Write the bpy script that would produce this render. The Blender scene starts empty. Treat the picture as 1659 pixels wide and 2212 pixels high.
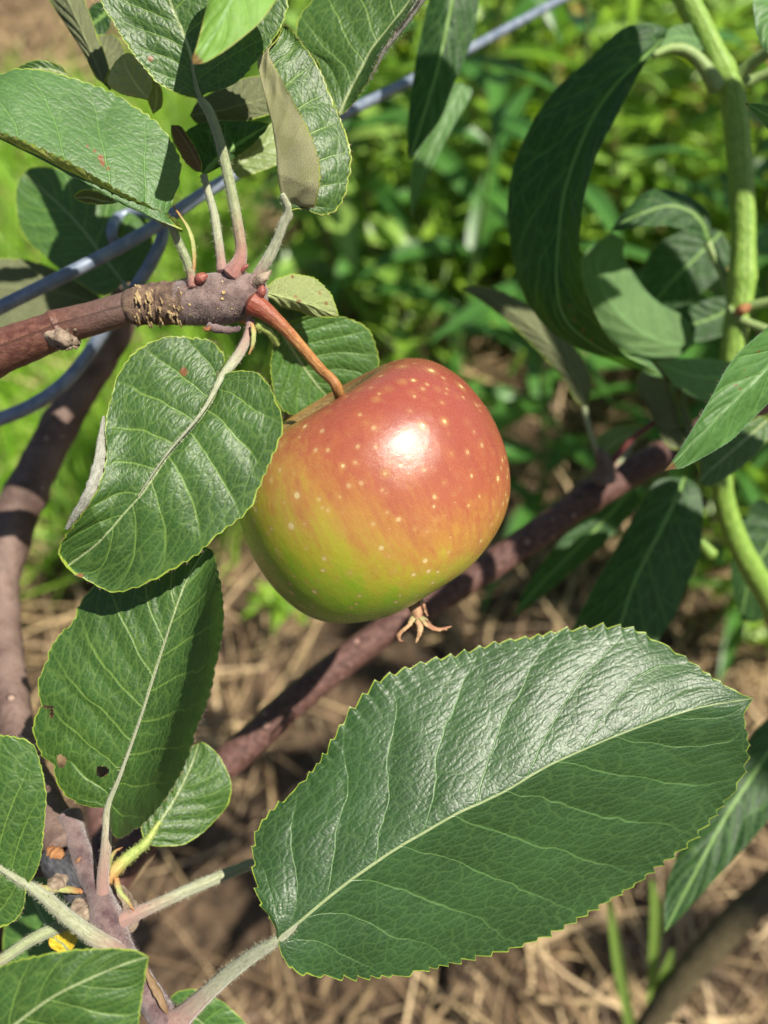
import bpy, math, random
import numpy as np
from mathutils import Vector, Matrix

random.seed(7)
rng = np.random.default_rng(11)
sc = bpy.context.scene

# ------------------------------------------------------------------ camera
CAM_H = 0.78
PITCH = math.radians(48)
cam_d = bpy.data.cameras.new("camera")
cam = bpy.data.objects.new("camera", cam_d)
sc.collection.objects.link(cam)
cam.location = (0, 0, CAM_H)
cam.rotation_euler = (math.radians(90) - PITCH, 0, 0)
cam_d.sensor_fit = 'VERTICAL'
cam_d.sensor_height = 36
cam_d.lens = 30
cam_d.clip_start = 0.01
cam_d.clip_end = 200
cam_d.dof.use_dof = True
cam_d.dof.focus_distance = 0.182
cam_d.dof.aperture_fstop = 9.5
sc.camera = cam
ROT = np.array(Matrix.Rotation(math.radians(90) - PITCH, 3, 'X'))
CAMP = np.array([0, 0, CAM_H])
def c2w(v): return ROT @ np.array(v, float)
SUN_C = np.array([0.42, 0.45, 0.79]); SUN_C /= np.linalg.norm(SUN_C)
SUN = c2w(SUN_C)

# ------------------------------------------------------------------ sky, sun, exposure
w = bpy.data.worlds.new("World"); sc.world = w; w.use_nodes = True
nt = w.node_tree; bg = nt.nodes['Background']
sky = nt.nodes.new('ShaderNodeTexSky'); sky.sky_type = 'NISHITA'; sky.sun_disc = False
sky.sun_elevation = math.asin(SUN[2]); sky.sun_rotation = math.atan2(SUN[0], SUN[1])
nt.links.new(sky.outputs[0], bg.inputs[0]); bg.inputs[1].default_value = 0.05
sd = bpy.data.lights.new("sun", 'SUN'); sd.energy = 5.0; sd.angle = math.radians(0.55); sd.color = (1, .94, .82)
so = bpy.data.objects.new("sun", sd); sc.collection.objects.link(so)
so.rotation_euler = Vector(SUN).to_track_quat('Z', 'Y').to_euler(); so.location = (1, -1, 4)
sc.view_settings.view_transform = 'Standard'; sc.view_settings.look = 'None'
sc.view_settings.exposure = 0.8; sc.view_settings.gamma = 1
sc.render.engine = 'CYCLES'
sc.cycles.use_denoising = True
sc.cycles.max_bounces = 8; sc.cycles.transparent_max_bounces = 6
sc.cycles.sample_clamp_indirect = 4.0

# ------------------------------------------------------------------ helpers
K = 1.2 / 2212.0      # picture units (1659 x 2212) to metres at one metre
def P(x, y, d):
    """point of the place seen at picture position x, y at distance d along the view axis"""
    x = np.asarray(x, float); y = np.asarray(y, float); d = np.asarray(d, float)
    c = np.stack([(x - 829.5) * K * d, -(y - 1106) * K * d, -d * np.ones_like(x)], -1)
    return c @ ROT.T + CAMP

def catmull(pts, n):
    pts = np.asarray(pts, float)
    if len(pts) == 2:
        t = np.linspace(0, 1, n)[:, None]; return pts[0] * (1 - t) + pts[1] * t
    p = np.vstack([2 * pts[0] - pts[1], pts, 2 * pts[-1] - pts[-2]])
    out = []; m = 24
    for i in range(1, len(p) - 2):
        p0, p1, p2, p3 = p[i - 1], p[i], p[i + 1], p[i + 2]
        t = np.linspace(0, 1, m, endpoint=False)[:, None]
        out.append(.5 * ((2 * p1) + (-p0 + p2) * t + (2 * p0 - 5 * p1 + 4 * p2 - p3) * t * t + (-p0 + 3 * p1 - 3 * p2 + p3) * t ** 3))
    out.append(p[-2][None]); c = np.vstack(out)
    L = np.concatenate([[0], np.cumsum(np.linalg.norm(np.diff(c[:, :2], axis=0), axis=1))]) if c.shape[1] > 2 else \
        np.concatenate([[0], np.cumsum(np.linalg.norm(np.diff(c, axis=0), axis=1))])
    s = np.linspace(0, L[-1], n)
    return np.stack([np.interp(s, L, c[:, k]) for k in range(c.shape[1])], -1)

def vnoise(x, y, seed=0):
    x = np.asarray(x, float); y = np.asarray(y, float)
    def h(i, j):
        v = np.sin(i * 127.1 + j * 311.7 + seed * 74.7) * 43758.5453
        return v - np.floor(v)
    i = np.floor(x); j = np.floor(y); f = x - i; g = y - j
    f = f * f * (3 - 2 * f); g = g * g * (3 - 2 * g)
    return (h(i, j) * (1 - f) + h(i + 1, j) * f) * (1 - g) + (h(i, j + 1) * (1 - f) + h(i + 1, j + 1) * f) * g - .5

def link(o, parent=None):
    sc.collection.objects.link(o)
    if parent is not None: o.parent = parent
    return o

def abs_loc(o):
    v = np.zeros(3)
    while o is not None:
        v += np.array(o.location); o = o.parent
    return v

def thing(name, label, cat, loc, group=None):
    o = bpy.data.objects.new(name, None); o.empty_display_size = .01
    o.location = tuple(loc); link(o)
    o['label'] = label; o['category'] = cat
    if group: o['group'] = group
    return o

def mesh_obj(name, V, F, mat, parent=None, attrs=None, smooth=True, label=None):
    me = bpy.data.meshes.new(name)
    V = np.asarray(V, float)
    if parent is not None: V = V - abs_loc(parent)
    if isinstance(F, np.ndarray):
        n, k = F.shape
        me.vertices.add(len(V)); me.vertices.foreach_set('co', V.astype(np.float32).ravel())
        me.loops.add(n * k); me.loops.foreach_set('vertex_index', F.astype(np.int32).ravel())
        me.polygons.add(n); me.polygons.foreach_set('loop_start', np.arange(0, n * k, k, dtype=np.int32))
        me.polygons.foreach_set('loop_total', np.full(n, k, dtype=np.int32))
        me.update(calc_edges=True)
    else:
        me.from_pydata([tuple(v) for v in V], [], F)
    if smooth: me.polygons.foreach_set('use_smooth', np.ones(len(me.polygons), dtype=bool))
    for k, a in (attrs or {}).items():
        at = me.attributes.new(k, 'FLOAT_VECTOR', 'POINT'); at.data.foreach_set('vector', np.asarray(a, np.float32).ravel())
    me.materials.append(mat); me.update(); me.validate()
    o = bpy.data.objects.new(name, me); link(o, parent)
    if label: o['label'] = label
    return o

class Mesh:
    """collects quads of one object"""
    def __init__(s): s.V = []; s.F = []; s.A = []; s.n = 0
    def add(s, V, F, A=None):
        s.V.append(V); s.F.append(np.asarray(F) + s.n); s.n += len(V)
        s.A.append(np.zeros((len(V), 3)) if A is None else A)
    def build(s, name, mat, parent=None, label=None, attr='tb', smooth=True):
        return mesh_obj(name, np.vstack(s.V), np.vstack(s.F), mat, parent, {attr: np.vstack(s.A)}, label=label, smooth=smooth)

def grid_faces(nu, nv, flip=False, wrap=False):
    i, j = np.meshgrid(np.arange(nu - 1), np.arange(nv if wrap else nv - 1), indexing='ij')
    a = i * nv + j; b = i * nv + (j + 1) % nv; c = (i + 1) * nv + (j + 1) % nv; d = (i + 1) * nv + j
    f = np.stack([a, b, c, d] if flip else [a, d, c, b], -1).reshape(-1, 4)
    return f

def sweep(C, R, nseg, lump=0, seed=0, ecc=1.0):
    """tube of centres C (n,3), radii R"""
    n = len(C); T = np.gradient(C, axis=0); T /= np.linalg.norm(T, axis=1)[:, None]
    ref = np.cross(T[0], [0.3, 0.5, 0.8]); ref /= np.linalg.norm(ref); N = [ref]
    for i in range(1, n):
        v = N[-1] - T[i] * np.dot(N[-1], T[i]); N.append(v / np.linalg.norm(v))
    N = np.array(N); B = np.cross(T, N)
    a = np.linspace(0, 2 * np.pi, nseg, endpoint=False)
    S = np.concatenate([[0], np.cumsum(np.linalg.norm(np.diff(C, axis=0), axis=1))])
    rr = R[:, None] * np.ones((1, nseg))
    if lump:
        rm = np.mean(R)
        rr = rr * (1 + lump * (vnoise(S[:, None] / rm * .9 + 0 * a, np.cos(a)[None] * 1.3 + 5, seed) + .6 * vnoise(S[:, None] / rm * 2.7 + 0 * a, np.sin(a)[None] * 2.9 + 9, seed + 3)))
    V = C[:, None] + rr[..., None] * (np.cos(a)[None, :, None] * N[:, None] + ecc * np.sin(a)[None, :, None] * B[:, None])
    A = np.stack([np.repeat(S[:, None], nseg, 1) * 1000, np.repeat(a[None], n, 0), np.repeat((S / S[-1])[:, None], nseg, 1)], -1)
    return V, A, N, B, T

def tube_mesh(m, pts, nseg=14, n=60, lump=0.06, seed=0, fuzz=0, flen=.0007, ecc=1.0, rings=None):
    """pts: x, y, depth, radius in picture units"""
    c = catmull(pts, n)
    C = P(c[:, 0], c[:, 1], c[:, 2]); R = c[:, 3] * K * c[:, 2]
    if rings is not None:
        t = np.linspace(0, 1, n)
        for (p, wd, h) in rings: R = R * (1 + h * np.exp(-((t - p) / wd) ** 2))
    V, A, N, B, T = sweep(C, R, nseg, lump, seed, ecc)
    F = grid_faces(n, nseg, flip=True, wrap=True)
    VV = V.reshape(-1, 3); AA = A.reshape(-1, 3)
    m.add(VV, F, AA)
    for e, idx in ((0, 0), (n - 1, n - 1)):       # rounded caps
        cc = C[idx] + (T[idx] if e else -T[idx]) * R[idx] * .5
        ring = V[idx]; mid = (ring + C[idx]) / 2 + (T[idx] if e else -T[idx]) * R[idx] * .38
        vs = np.vstack([ring, mid, cc[None]]); k = nseg
        q = [[i, (i + 1) % k, k + (i + 1) % k, k + i] if not e else [i, k + i, k + (i + 1) % k, (i + 1) % k] for i in range(k)]
        m.add(vs, np.array(q), np.repeat(A[idx][:1], len(vs), 0))
        half = [[k + i, k + (i + 1) % k, k + (i + 2) % k, 2 * k] for i in range(0, k - 1, 2)]
        m.F.append(np.array(half) + (m.n - len(vs)))
    if fuzz:
        k = fuzz; i = rng.integers(0, n - 1, k); a = rng.uniform(0, 2 * np.pi, k)
        nd = np.cos(a)[:, None] * N[i] + np.sin(a)[:, None] * B[i]
        base = C[i] + nd * R[i][:, None] * .97 + T[i] * rng.uniform(-1, 1, k)[:, None] * np.linalg.norm(C[1] - C[0])
        hairs(m, base, nd, T[i], flen, np.repeat(A[:, 0][i][:, None], 1, 1).reshape(-1, 3))

def hairs(m, base, nd, tan, flen, A):
    k = len(base)
    d = nd + .9 * rng.normal(0, .5, (k, 3)); d /= np.linalg.norm(d, axis=1)[:, None]
    s = np.cross(d, rng.normal(size=(k, 3))); s /= np.linalg.norm(s, axis=1)[:, None]
    L = flen * rng.uniform(.4, 1.2, k)[:, None]; wd = .00003
    bend = rng.normal(0, .25, (k, 3)) * L
    v = np.stack([base - s * wd, base + s * wd, base + d * L * .6 + s * wd * .7 + bend * .4, base + d * L + bend], 1).reshape(-1, 3)
    f = np.arange(4 * k).reshape(k, 4)
    m.add(v, f, np.repeat(A, 4, 0))

# ------------------------------------------------------------------ node helpers
class NB:
    def __init__(s, name):
        s.mat = bpy.data.materials.new(name); s.mat.use_nodes = True; s.nt = s.mat.node_tree; s.nt.nodes.clear()
        s.out = s.n('ShaderNodeOutputMaterial')
    def n(s, t, **kw):
        nd = s.nt.nodes.new(t)
        for k, v in kw.items(): setattr(nd, k, v)
        return nd
    def set(s, sock, v):
        if v is None: return
        if hasattr(v, 'is_output') or isinstance(v, bpy.types.NodeSocket): s.nt.links.new(v, sock)
        elif isinstance(v, (tuple, list)) and len(v) == 3 and sock.type == 'RGBA': sock.default_value = (*v, 1)
        else: sock.default_value = v
    def m(s, op, a, b=None, c=None, clamp=False):
        nd = s.n('ShaderNodeMath', operation=op, use_clamp=clamp)
        for i, v in enumerate((a, b, c)):
            if v is not None: s.set(nd.inputs[i], v)
        return nd.outputs[0]
    def vm(s, op, a, b=None):
        nd = s.n('ShaderNodeVectorMath', operation=op); s.set(nd.inputs[0], a)
        if b is not None: s.set(nd.inputs[1], b)
        return nd.outputs['Value'] if op in ('DOT_PRODUCT', 'LENGTH', 'DISTANCE') else nd.outputs[0]
    def attr(s, name):
        nd = s.n('ShaderNodeAttribute'); nd.attribute_name = name; return nd.outputs['Vector']
    def sep(s, v):
        nd = s.n('ShaderNodeSeparateXYZ'); s.set(nd.inputs[0], v); return nd.outputs
    def comb(s, x, y, z=0.0):
        nd = s.n('ShaderNodeCombineXYZ')
        for i, v in enumerate((x, y, z)): s.set(nd.inputs[i], v)
        return nd.outputs[0]
    def sm(s, x, a, b, lo=0.0, hi=1.0):
        nd = s.n('ShaderNodeMapRange', interpolation_type='SMOOTHSTEP')
        s.set(nd.inputs[0], x); s.set(nd.inputs[1], a); s.set(nd.inputs[2], b); s.set(nd.inputs[3], lo); s.set(nd.inputs[4], hi)
        return nd.outputs[0]
    def mix(s, f, a, b, mode='MIX'):
        nd = s.n('ShaderNodeMix', data_type='RGBA', blend_type=mode)
        s.set(nd.inputs[0], f); s.set(nd.inputs[6], a); s.set(nd.inputs[7], b); return nd.outputs[2]
    def noise(s, v, scale, detail=3, rough=.5, dist=0.0, color=False):
        nd = s.n('ShaderNodeTexNoise'); s.set(nd.inputs['Vector'], v); nd.inputs['Scale'].default_value = scale
        nd.inputs['Detail'].default_value = detail; nd.inputs['Roughness'].default_value = rough; nd.inputs['Distortion'].default_value = dist
        return nd.outputs['Color'] if color else nd.outputs['Fac']
    def vor(s, v, scale, feat='F1', rand=1.0, dim='3D'):
        nd = s.n('ShaderNodeTexVoronoi', feature=feat, voronoi_dimensions=dim); s.set(nd.inputs['Vector'], v)
        nd.inputs['Scale'].default_value = scale; nd.inputs['Randomness'].default_value = rand; return nd.outputs
    def ramp(s, f, stops):
        nd = s.n('ShaderNodeValToRGB'); s.set(nd.inputs[0], f); r = nd.color_ramp
        while len(r.elements) < len(stops): r.elements.new(.5)
        for e, (p, c) in zip(r.elements, stops): e.position = p; e.color = (*c, 1)
        return nd.outputs[0]
    def bump(s, h, dist, strength=1.0, normal=None):
        nd = s.n('ShaderNodeBump'); s.set(nd.inputs['Height'], h); nd.inputs['Distance'].default_value = dist
        nd.inputs['Strength'].default_value = strength
        if normal is not None: s.set(nd.inputs['Normal'], normal)
        return nd.outputs[0]
    def pbr(s, col, rough=.5, normal=None, spec=.5, **kw):
        nd = s.n('ShaderNodeBsdfPrincipled'); s.set(nd.inputs['Base Color'], col); s.set(nd.inputs['Roughness'], rough)
        s.set(nd.inputs['Specular IOR Level'], spec)
        if normal is not None: s.set(nd.inputs['Normal'], normal)
        for k, v in kw.items(): s.set(nd.inputs[k.replace('_', ' ')], v)
        return nd.outputs[0]
    def mixs(s, f, a, b):
        nd = s.n('ShaderNodeMixShader'); s.set(nd.inputs[0], f); s.set(nd.inputs[1], a); s.set(nd.inputs[2], b); return nd.outputs[0]
    def done(s, sh):
        s.nt.links.new(sh, s.out.inputs[0]); return s.mat

VC1, VC2 = 0.30, 0.05      # how the side veins lean forward

def leaf_mat(name, base=(.032, .080, .015), vein=(.125, .21, .042), under=(.19, .215, .11), edge=(.25, .34, .04),
             trans=(.11, .24, .012), tfac=.20, rough=.47, nv=8.0, length=90.0, cell=.50, vstr=1.0, spec=.5, mid=(.3, .36, .17),
             midw=.55, netmix=.42, bumpd=.000062, edgew=.25, under_rough=.85, spots=0.0, vw=.16, felt=False):
    b = NB(name)
    l1 = b.sep(b.attr('lf1')); l2 = b.sep(b.attr('lf2'))
    u, v, ed = l1[0], l1[1], l1[2]; s_, t_, dmg = l2[0], l2[1], l2[2]
    av = b.m('ABSOLUTE', v); at = b.m('ABSOLUTE', t_)
    mm = b.comb(s_, t_, 0.0)
    wob = b.m('MULTIPLY', b.m('SUBTRACT', b.noise(mm, .09, 2), .5), .05)
    side = b.m('MULTIPLY', b.m('GREATER_THAN', v, 0.0), .43 / nv)
    lean = b.m('SUBTRACT', b.m('MULTIPLY', av, VC1), b.m('MULTIPLY', b.m('MULTIPLY', av, av), VC2))
    f = b.m('MULTIPLY', b.m('ADD', b.m('ADD', b.m('SUBTRACT', u, lean), wob), side), nv)
    fr = b.m('SUBTRACT', b.m('FRACT', b.m('ADD', f, .5)), .5)
    d2 = b.m('MULTIPLY', b.m('ABSOLUTE', fr), length / nv * .85)           # mm to the next side vein
    fade = b.sm(av, .97, .55, .25, 1.0)
    v2 = b.m('MULTIPLY', b.sm(d2, vw * 2.2, vw * .5), fade)
    vm_ = b.sm(at, b.m('MULTIPLY_ADD', u, -midw * .65, midw), b.m('MULTIPLY_ADD', u, -midw * .3, midw * .4))
    # net of fine veins: ladder cells between the side veins plus small polygons
    lad = b.comb(b.m('MULTIPLY', f, length / nv * .42), b.m('MULTIPLY', t_, .95), 0.0)
    nz = b.n('ShaderNodeTexNoise'); b.set(nz.inputs['Vector'], mm); nz.inputs['Scale'].default_value = .7
    sc_ = b.n('ShaderNodeVectorMath', operation='SCALE'); b.set(sc_.inputs[0], nz.outputs['Color']); sc_.inputs['Scale'].default_value = .75
    lad2 = b.vm('ADD', lad, sc_.outputs[0])
    e1 = b.vor(lad2, cell, 'DISTANCE_TO_EDGE', dim='2D')['Distance']
    mm2 = b.vm('ADD', mm, sc_.outputs[0])
    e2 = b.vor(mm2, cell * 1.7, 'DISTANCE_TO_EDGE', dim='2D')['Distance']
    n1 = b.sm(e1, .13, .02); n2 = b.sm(e2, .17, .02)
    net = b.m('MAXIMUM', n1, b.m('MULTIPLY', n2, .55))
    big = b.noise(mm, .07, 3); fine = b.noise(mm, 1.6, 4, .6)
    c0 = b.mix(b.sm(big, .3, .7), tuple(x * .86 for x in base), tuple(x * 1.18 for x in base))
    c0 = b.mix(b.m('MULTIPLY', b.sm(fine, .45, .75), .16), c0, tuple(x * 1.9 for x in base))
    c1 = b.mix(b.m('MULTIPLY', net, netmix), c0, vein)
    c2 = b.mix(b.m('MULTIPLY', v2, .8 * vstr), c1, tuple(x * 1.15 for x in vein))
    c3 = b.mix(vm_, c2, mid)
    edm = b.sm(b.m('ADD', ed, b.m('ADD', b.m('MULTIPLY', b.m('SUBTRACT', fine, .5), .25), b.m('MULTIPLY', b.m('SUBTRACT', b.noise(mm, .25, 2), .5), .7))), edgew * 1.5, edgew * .5)
    c4 = b.mix(edm, c3, edge)
    dm = b.sm(b.m('ADD', dmg, b.m('MULTIPLY', b.m('SUBTRACT', fine, .5), .9)), .35, .75)
    c5 = b.mix(b.m('MULTIPLY', dm, .9), c4, (.20, .07, .03))
    if spots:
        sp = b.sm(b.noise(mm, .35, 3, .6), .72 - spots * .2, .78 - spots * .2)
        c5 = b.mix(b.m('MULTIPLY', sp, .6), c5, (.25, .10, .05))
    h = b.m('ADD', b.m('MULTIPLY', b.sm(e1, 0.0, .28), 1.0), b.m('MULTIPLY', b.sm(e2, 0.0, .3), .55))
    h = b.m('SUBTRACT', h, b.m('MULTIPLY', v2, 1.4)); h = b.m('ADD', h, b.m('MULTIPLY', fine, .22))
    nrm = b.bump(h, bumpd)
    ro = b.m('ADD', rough, b.m('MULTIPLY', b.m('SUBTRACT', fine, .5), .22))
    top = b.pbr(c5, ro, nrm, spec)
    # downy underside with raised veins
    cu = b.mix(b.m('MULTIPLY', b.m('MAXIMUM', v2, net), .45), under, tuple(min(1, x * 1.45) for x in under))
    cu = b.mix(b.m('MULTIPLY', vm_, .8), cu, tuple(min(1, x * 1.7) for x in under))
    cu = b.mix(b.m('MULTIPLY', b.sm(b.noise(mm, 5.0, 3, .7), .4, .7), .35), cu, tuple(x * .55 for x in under))
    cu = b.mix(edm, cu, edge); cu = b.mix(b.m('MULTIPLY', dm, .8), cu, (.20, .08, .04))
    if spots:
        cu = b.mix(b.m('MULTIPLY', sp, .8), cu, (.28, .10, .06))
    if felt:
        fz = b.noise(mm, 3.2, 4, .8); cu = b.mix(b.m('MULTIPLY', b.sm(b.noise(mm, .22, 3), .45, .62), .6), tuple(x * .85 for x in under), (.36, .36, .16))
        cu = b.mix(b.m('MULTIPLY', b.sm(fz, .42, .62), .6), cu, tuple(x * .42 for x in under)); cu = b.mix(edm, cu, edge)
        nru = b.bump(fz, .0005)
    else:
        nru = b.bump(b.m('ADD', b.m('MULTIPLY', b.noise(mm, 4.0, 3, .7), 1.0), b.m('MULTIPLY', b.m('MAXIMUM', v2, n1), .6)), .0002)
    und = b.pbr(cu, under_rough, nru, .2)
    geo = b.n('ShaderNodeNewGeometry')
    sf = b.mixs(geo.outputs['Backfacing'], top, und)
    tr = b.n('ShaderNodeBsdfTranslucent'); ct = b.mix(b.m('MULTIPLY', b.m('MAXIMUM', v2, vm_), .5), trans, tuple(min(1, x * 1.6) for x in trans))
    ct = b.mix(edm, ct, (.4, .5, .05))
    b.set(tr.inputs['Color'], ct)
    ad = b.mixs(tfac, sf, tr.outputs[0])
    return b.done(ad)

def simple_leaf_mat(name, c1, c2, trans, under, tfac=.35, rough=.45, dead=.0):
    b = NB(name)
    l1 = b.sep(b.attr('lf1')); oi = b.n('ShaderNodeObjectInfo')
    rnd = b.m('FRACT', b.m('ADD', oi.outputs['Random'], l1[2]))
    c = b.mix(rnd, c1, c2)
    if dead: c = b.mix(b.sm(b.m('FRACT', b.m('MULTIPLY', rnd, 7.31)), 1 - dead, 1 - dead + .02), c, (.28, .17, .07))
    midr = b.sm(b.m('ABSOLUTE', l1[1]), .16, .04)
    c = b.mix(b.m('MULTIPLY', midr, .6), c, tuple(min(1, x * 2.4) for x in c2))
    top = b.pbr(c, rough, None, .5); und = b.pbr(b.mix(midr, under, tuple(min(1, x * 1.4) for x in under)), .7, None, .3)
    geo = b.n('ShaderNodeNewGeometry')
    sf = b.mixs(geo.outputs['Backfacing'], top, und)
    tr = b.n('ShaderNodeBsdfTranslucent'); b.set(tr.inputs['Color'], b.mix(rnd, trans, tuple(x * .7 for x in trans)))
    return b.done(b.mixs(tfac, sf, tr.outputs[0]))

def stem_mat(name, c1, c2, scale=400, rough=.55, base_col=None, tip_col=None, streak=True, sheen=.0, bd=.0002, spotc=None, spots=0.0, spec=.4):
    """c1/c2 mottling; base_col tints the low end of the tube (attribute z)"""
    b = NB(name); tb = b.attr('tb'); l = b.sep(tb)
    tc = b.n('ShaderNodeTexCoord').outputs['Object']
    v = b.comb(b.m('MULTIPLY', l[0], .25), b.m('MULTIPLY', b.m('SINE', l[1]), 1.6), b.m('MULTIPLY', b.m('COSINE', l[1]), 1.6)) if streak else tc
    n1 = b.noise(v, 1.8 if streak else scale * .4, 4, .6); n2 = b.noise(tc, scale * 3, 3, .7)
    c = b.mix(b.sm(n1, .3, .7), c1, c2)
    if base_col: c = b.mix(b.m('MULTIPLY', b.sm(b.m('ADD', l[2], b.m('MULTIPLY', b.m('SUBTRACT', n1, .5), .2)), .38, .02), .85), c, base_col)
    if tip_col: c = b.mix(b.m('MULTIPLY', b.sm(l[2], .55, 1.0), .85), c, tip_col)
    c = b.mix(b.m('MULTIPLY', b.sm(n2, .5, .75), .4), c, tuple(x * .55 for x in c1))
    h = b.m('ADD', n1, b.m('MULTIPLY', n2, .6))
    if spots:
        vs_ = b.vor(tc, spots); d = vs_['Distance']; thr = b.m('MULTIPLY', b.sep(vs_['Color'])[0], .26); sp = b.sm(d, thr, b.m('MULTIPLY', thr, .6))
        c = b.mix(sp, c, spotc); h = b.m('ADD', h, b.m('MULTIPLY', sp, 1.2))
    return b.done(b.pbr(c, rough, b.bump(h, bd), spec, Sheen_Weight=sheen))

# ------------------------------------------------------------------ leaf builder
def leaf(parent, M, a, b, d, mat, top=True, ref='a', da=(0,), db=(0,), ka=1.3, kb=1.3, teeth=34, amp=5.0, nvein=8, nu=None, nv=44,
         quilt=.00045, wave=.0006, name='leaf', label=None, damage=(), holes=(), petiole=None, pmat=None, seed=1, pfuzz=700, curl=0.0,
         round_teeth=False, fuzz=0, fmat=None):
    nu = nu or max(60, teeth * 5)
    us = np.linspace(0, 1, nu)
    dM = np.interp(us, np.linspace(0, 1, len(d)), d)
    m = catmull(M, nu)
    def edge(e): 
        pts = [M[0]] + list(e) + [M[-1]]
        return catmull(pts, nu)
    ea, eb = edge(a), edge(b)
    win = np.minimum(1, np.minimum(us * 7, (1 - us) * 7)); win = win * win * (3 - 2 * win)
    oa = np.interp(us, np.linspace(0, 1, len(da)), da) * win
    ob = np.interp(us, np.linspace(0, 1, len(db)), db) * win
    # which side is left of the midrib for a top face turned to the camera
    i = nu // 2 if not isinstance(ref, float) else int(ref * nu)
    pa = P(*np.append(ea[i], dM[i] + oa[i])); pb = P(*np.append(eb[i], dM[i] + ob[i])); pm = P(m[i, 0], m[i, 1], dM[i])
    tdir = P(m[min(i + 3, nu - 1), 0], m[min(i + 3, nu - 1), 1], dM[min(i + 3, nu - 1)]) - P(m[i - 3, 0], m[i - 3, 1], dM[i - 3])
    # grid: j runs from 'first' side to 'second' side
    q = pa if ref == 'a' or isinstance(ref, float) else pb
    nn = np.cross(tdir, (q - pm))                      # normal if q were on the left
    seen = np.dot(nn, CAMP - pm) > 0                   # q on left and camera sees top
    q_left = (seen == top)
    a_left = q_left if q is pa else not q_left
    L, R, oL, oR, kL, kR = (ea, eb, oa, ob, ka, kb) if a_left else (eb, ea, ob, oa, kb, ka)
    tt = np.linspace(-1, 1, nv); vs = np.sign(tt) * (1 - (1 - np.abs(tt)) ** 1.35)
    rngl = np.random.default_rng(seed)
    jit = np.interp(us, np.linspace(0, 1, 24), rngl.uniform(-.45, .45, 24))
    def saw(off):
        ph = us * teeth + jit * 1.2 + off; fr = ph - np.floor(ph)
        a_ = .45 + .95 * np.interp(us, np.linspace(0, 1, teeth + 2), rngl.uniform(0, 1, teeth + 2))
        if round_teeth: s = np.abs(np.sin(np.pi * ph)) ** .7
        else: s = np.where(fr < .72, fr / .72, (1 - fr) / .28)
        return (s - .35) * a_ * np.minimum(1, np.minimum(us * 12, (1 - us) * 20))
    sL, sR = saw(0), saw(.37)
    # noise on the outline so it is not a drafted curve
    V = np.zeros((nu, nv, 3)); X = np.zeros((nu, nv)); Y = np.zeros((nu, nv)); 
    for j, v in enumerate(vs):
        E, o, kk, sw = (L, oL, kL, sL) if v < 0 else (R, oR, kR, sR)
        av = abs(v)
        dx = E - m; wpx = np.linalg.norm(dx, axis=1) + 1e-6
        dirn = dx / wpx[:, None]
        ramp = max(0, (av - .8) / .2) ** 1.5
        tan = np.gradient(E, axis=0); tan /= np.linalg.norm(tan, axis=1)[:, None] + 1e-9
        xy = m + dx * av + (dirn + tan * .45) * (sw * amp * ramp * np.minimum(1, wpx / 30))[:, None] * .8
        xy = xy + dirn * (vnoise(us * 9, 0 * us + (3 if v < 0 else 8), seed) * 8 * av * av * np.minimum(1, wpx / 60) * (amp > 0))[:, None] * .5
        dd = dM + o * av ** kk
        V[:, j] = P(xy[:, 0], xy[:, 1], dd); X[:, j] = xy[:, 0]; Y[:, j] = xy[:, 1]
    # metric coordinates
    js = int(np.argmin(np.abs(vs)))
    mid = P(m[:, 0], m[:, 1], dM)
    S = np.concatenate([[0], np.cumsum(np.linalg.norm(np.diff(mid, axis=0), axis=1))])
    step = np.linalg.norm(np.diff(V, axis=1), axis=2)
    cum = np.concatenate([np.zeros((nu, 1)), np.cumsum(step, axis=1)], 1)
    c0 = np.array([np.interp(0, vs, cum[i]) for i in range(nu)])
    Tm = cum - c0[:, None]
    ed = np.where(vs[None] < 0, cum, cum[:, -1:] - cum)
    # real relief: ribs pulled in, blades puffed between
    Ug = us[:, None]; Vg = vs[None]; av = np.abs(Vg)
    f = (Ug - (VC1 * av - VC2 * av * av) + np.where(Vg > 0, .43 / nvein, 0)) * nvein
    fr = np.abs(f + .5 - np.floor(f + .5) - .5)
    du = np.gradient(V, axis=0); dv = np.gradient(V, axis=1)
    N = np.cross(dv, du); N /= np.linalg.norm(N, axis=2)[..., None] + 1e-12
    envelope = np.clip((1 - av) * 4, 0, 1) * np.clip(np.minimum(Ug * 6, (1 - Ug) * 6), 0, 1)
    h = quilt * (np.sin(np.pi * np.clip(fr * 2, 0, 1) / 2) ** .8 - .6) * envelope * np.clip(av * 5, 0, 1)
    h = h - quilt * .9 * np.exp(-(av / .05) ** 2) * (1 - Ug) 
    h = h + quilt * .55 * vnoise(f * 2.1 + 0 * av, Tm * 1000 / 2.6, seed + 5) * envelope
    h = h + wave * 2 * vnoise(Ug * 4.5 + 0 * av, Vg * 1.6 + 7 + 0 * Ug, seed + 9) * av
    h = h + curl * (1 - av ** 2)
    V = V + N * h[..., None]
    A1 = np.stack([Ug + 0 * Vg, Vg + 0 * Ug, ed * 1000], -1).reshape(-1, 3)
    D = np.zeros((nu, nv))
    for (x, y, r) in damage: D = np.maximum(D, np.clip(1.35 - np.hypot(X - x, Y - y) / r, 0, 1))
    for (x, y, rx, ry) in holes: D = np.maximum(D, np.clip(1.45 - np.hypot((X - x) / rx, (Y - y) / ry), 0, 1))
    A2 = np.stack([np.repeat(S[:, None], nv, 1) * 1000 + seed * 13, Tm * 1000, D], -1).reshape(-1, 3)
    F = grid_faces(nu, nv, flip=True)
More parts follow.
